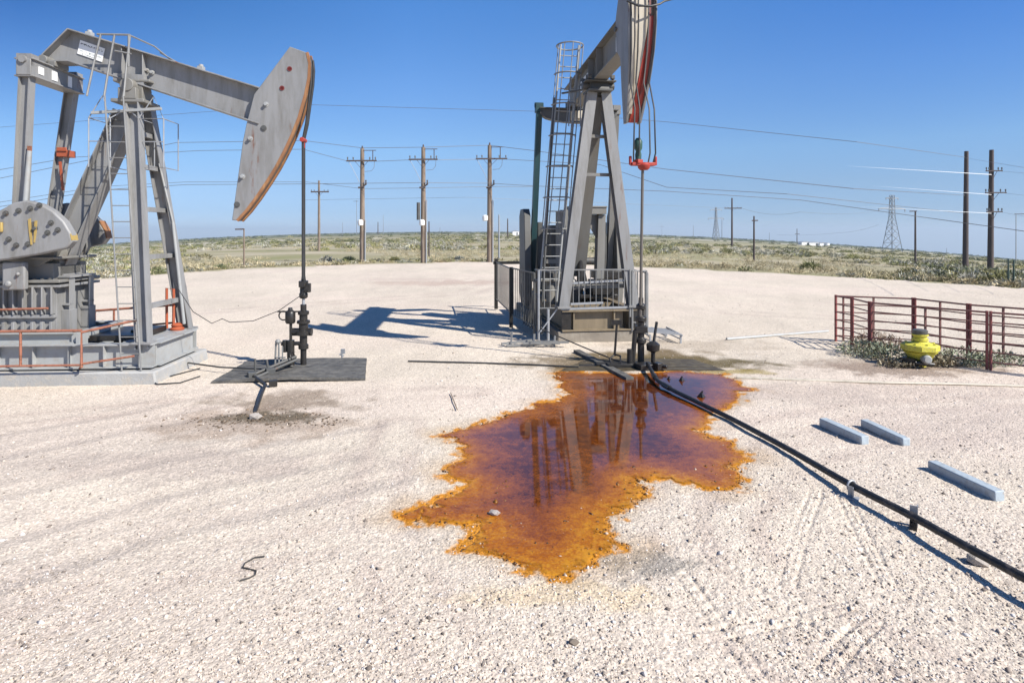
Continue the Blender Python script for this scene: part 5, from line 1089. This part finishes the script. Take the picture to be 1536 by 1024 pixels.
# individual bushes near enough to point at
def bush(px, py, s, pal, label, seed):
    x, y = on_ground(px, py); o = clumps('brush_bush', np.zeros(1), np.zeros(1), np.array([s]), 420, pal, label, 'bush', seed, .6, .8, .035, None); o.location = (x, y, T(x, y)); o['group'] = 'bushes at the pad edge'; del_ = o.pop('kind', None)
for q in ((490, 393, 1.1, GY_, 'grey bush at the pad edge left of the first timber pole'), (523, 391, .9, DK, 'dark bush touching the left of the first timber pole'), (592, 391, .8, OL, 'olive bush at the pad edge between the first and middle timber poles'), (690, 391, .9, GY_, 'grey bush at the pad edge between the middle and third timber poles'), (1215, 404, 1.3, OL, 'wide olive bush at the pad edge left of the lattice pylon'), (1362, 414, 1.1, OL, 'upright olive bush at the pad edge below the lattice pylon'), (1455, 422, 1.0, GY_, 'grey weed bush below the armless tall pole'), (1494, 426, 1.2, OL, 'olive weed bush just left of the twin green posts'), (330, 404, .8, DK, 'small dark bush at the pad edge below the tilted pumpjack head'), (148, 408, .9, GY_, 'grey bush at the pad edge behind the side-on pumpjack rear brace')):
    bush(*q, seed=int(q[0]))
# pale tanks and sheds far away
def shed(px, Y, w, h, d, label, m='white'):
    x = (px-CX)*Y/F_; t = thing('far_shed', (x, Y, T(x, Y)-.2), label, 'shed', .15, 'far pale sheds')
    b = MB(); b.box((0, 0, h/2), (w, d, h)); b.build('wall', M[m], t); b = MB(); b.prism([(-w/2-.2, h), (w/2+.2, h), (w/2+.2, h+.15), (0, h+h*.28), (-w/2-.2, h+.15)], -d/2-.2, d/2+.2); b.build('roof', M['galv'], t); b = MB(); b.box((w*.2, -d/2-.02, h*.4), (w*.2, .06, h*.7)); b.build('door', M['darkg'], t)
shed(773, 480, 5, 3.2, 5, 'tiny pale shed on the horizon beside the ladder of the pumpjack behind the spill')
for i, (px, w, lb) in enumerate(((1206, 7, 'leftmost pale shed of the low white row on the right horizon'), (1219, 9, 'second pale shed of the low white row on the right horizon'), (1232, 6, 'third pale shed of the low white row on the right horizon'))): shed(px, 480, w, 2.4, 5, lb)
for px, lb in ((1240, 'squat far white tank at the right end of the white shed row'), (925, 'squat far white tank seen between the legs of the pumpjack behind the spill')):
    Y = 470; x = (px-CX)*Y/F_; t = thing('storage_tank', (x, Y, T(x, Y)-.2), lb, 'tank', 0, 'far white tanks'); b = MB(); b.lathe((0, 0, 0), [(2, 0), (2, 2.6)], 16); b.build('shell', M['white'], t); b = MB(); b.lathe((0, 0, 2.6), [(2.1, 0), (2.0, .1), (.2, .5)], 16); b.build('roof', M['galv'], t)

# ================================================================== LIGHT, AIR, CAMERA
SUN = Vector((.97, -.6, 1.0)).normalized(); el = math.asin(SUN.z); azm = math.atan2(SUN.x, SUN.y)
w = bpy.data.worlds.new('World'); S.world = w; w.use_nodes = True; N = w.node_tree.nodes; L = w.node_tree.links
sky = N.new('ShaderNodeTexSky'); sky.sky_type = 'NISHITA'; sky.sun_disc = False; sky.sun_elevation = el; sky.sun_rotation = azm; sky.air_density = .6; sky.dust_density = 0; sky.ozone_density = 4; sky.altitude = 0
tcw = N.new('ShaderNodeTexCoord'); sx = N.new('ShaderNodeSeparateXYZ'); L.new(tcw.outputs['Generated'], sx.inputs[0])
rp = N.new('ShaderNodeValToRGB'); e = rp.color_ramp.elements; e[0].position = 0; e[0].color = (.33, .35, .45, 1); e[1].position = 1; e[1].color = (.5, .75, .9, 1)
for p_, c_ in ((.032, (.345, .37, .44)), (.075, (.47, .475, .49)), (.128, (.6, .645, .63)), (.23, (.58, .745, .83)), (.345, (.47, .79, .985))): e.new(p_).color = (*c_, 1)
L.new(sx.outputs['Z'], rp.inputs['Fac']); mw = N.new('ShaderNodeMix'); mw.data_type = 'RGBA'; mw.blend_type = 'MULTIPLY'; mw.inputs[0].default_value = 1
L.new(sky.outputs[0], mw.inputs[6]); L.new(rp.outputs[0], mw.inputs[7]); 
rx = N.new('ShaderNodeValToRGB'); ex = rx.color_ramp.elements; ex[0].position = .1; ex[0].color = (.12, .3, .45, 1); ex[1].position = .9; ex[1].color = (.5, .68, .84, 1)
for p_, c_ in ((.2, (.22, .4, .55)), (.29, (.55, .68, .74)), (.42, (.95, .97, .98)), (.62, (1, 1, 1)), (.77, (.66, .8, .94))): ex.new(p_).color = (*c_, 1)
mr = N.new('ShaderNodeMapRange'); mr.inputs[1].default_value = -1; mr.inputs[2].default_value = 1; L.new(sx.outputs['X'], mr.inputs[0]); L.new(mr.outputs[0], rx.inputs['Fac'])
mz = N.new('ShaderNodeMapRange'); mz.inputs[1].default_value = .06; mz.inputs[2].default_value = .32; L.new(sx.outputs['Z'], mz.inputs[0])
mx_ = N.new('ShaderNodeMix'); mx_.data_type = 'RGBA'; mx_.blend_type = 'MULTIPLY'; L.new(mz.outputs[0], mx_.inputs[0]); L.new(mw.outputs[2], mx_.inputs[6]); L.new(rx.outputs[0], mx_.inputs[7])
L.new(mx_.outputs[2], N['Background'].inputs[0]); N['Background'].inputs[1].default_value = .131
hm = bpy.data.materials.new('thin_haze'); hm.use_nodes = True; hn = hm.node_tree.nodes; hn.remove(hn['Principled BSDF'])
pv = hn.new('ShaderNodeVolumePrincipled'); pv.inputs['Color'].default_value = (.74, .88, 1, 1); pv.inputs['Density'].default_value = HAZE; pv.inputs['Anisotropy'].default_value = .1; hm.node_tree.links.new(pv.outputs[0], hn['Material Output'].inputs['Volume'])
if HAZE:
    zlo, zhi = -360.0, 62.0; hz = MB(); hz.box((0, 0, (zlo+zhi)/2), (15200, 15200, zhi-zlo)); ho = hz.build('haze', hm, None, smooth=False); ho['kind'] = 'stuff'; ho['label'] = 'thin pale haze over the far scrubland'; ho['category'] = 'haze'
ld = bpy.data.lights.new('sun', 'SUN'); ld.energy = 4.2; ld.angle = R(.53); ld.color = (1, .95, .87); lo = bpy.data.objects.new('sun', ld); COL.objects.link(lo); lo.rotation_mode = 'QUATERNION'; lo.rotation_quaternion = SUN.to_track_quat('Z', 'Y'); lo.location = SUN*60
cd = bpy.data.cameras.new('camera'); cam = bpy.data.objects.new('camera', cd); COL.objects.link(cam); cam.location = (0, 0, H_); cam.rotation_euler = (R(90), 0, 0)
cd.sensor_width = 36; cd.lens = 36*F_/1536; cd.shift_y = -(512-HY)/1536; cd.clip_end = 20000; cd.clip_start = .1; S.camera = cam
S.view_settings.view_transform = 'Standard'; S.view_settings.look = 'None'; S.view_settings.exposure = .85; S.view_settings.gamma = 1; S.render.engine = 'CYCLES'
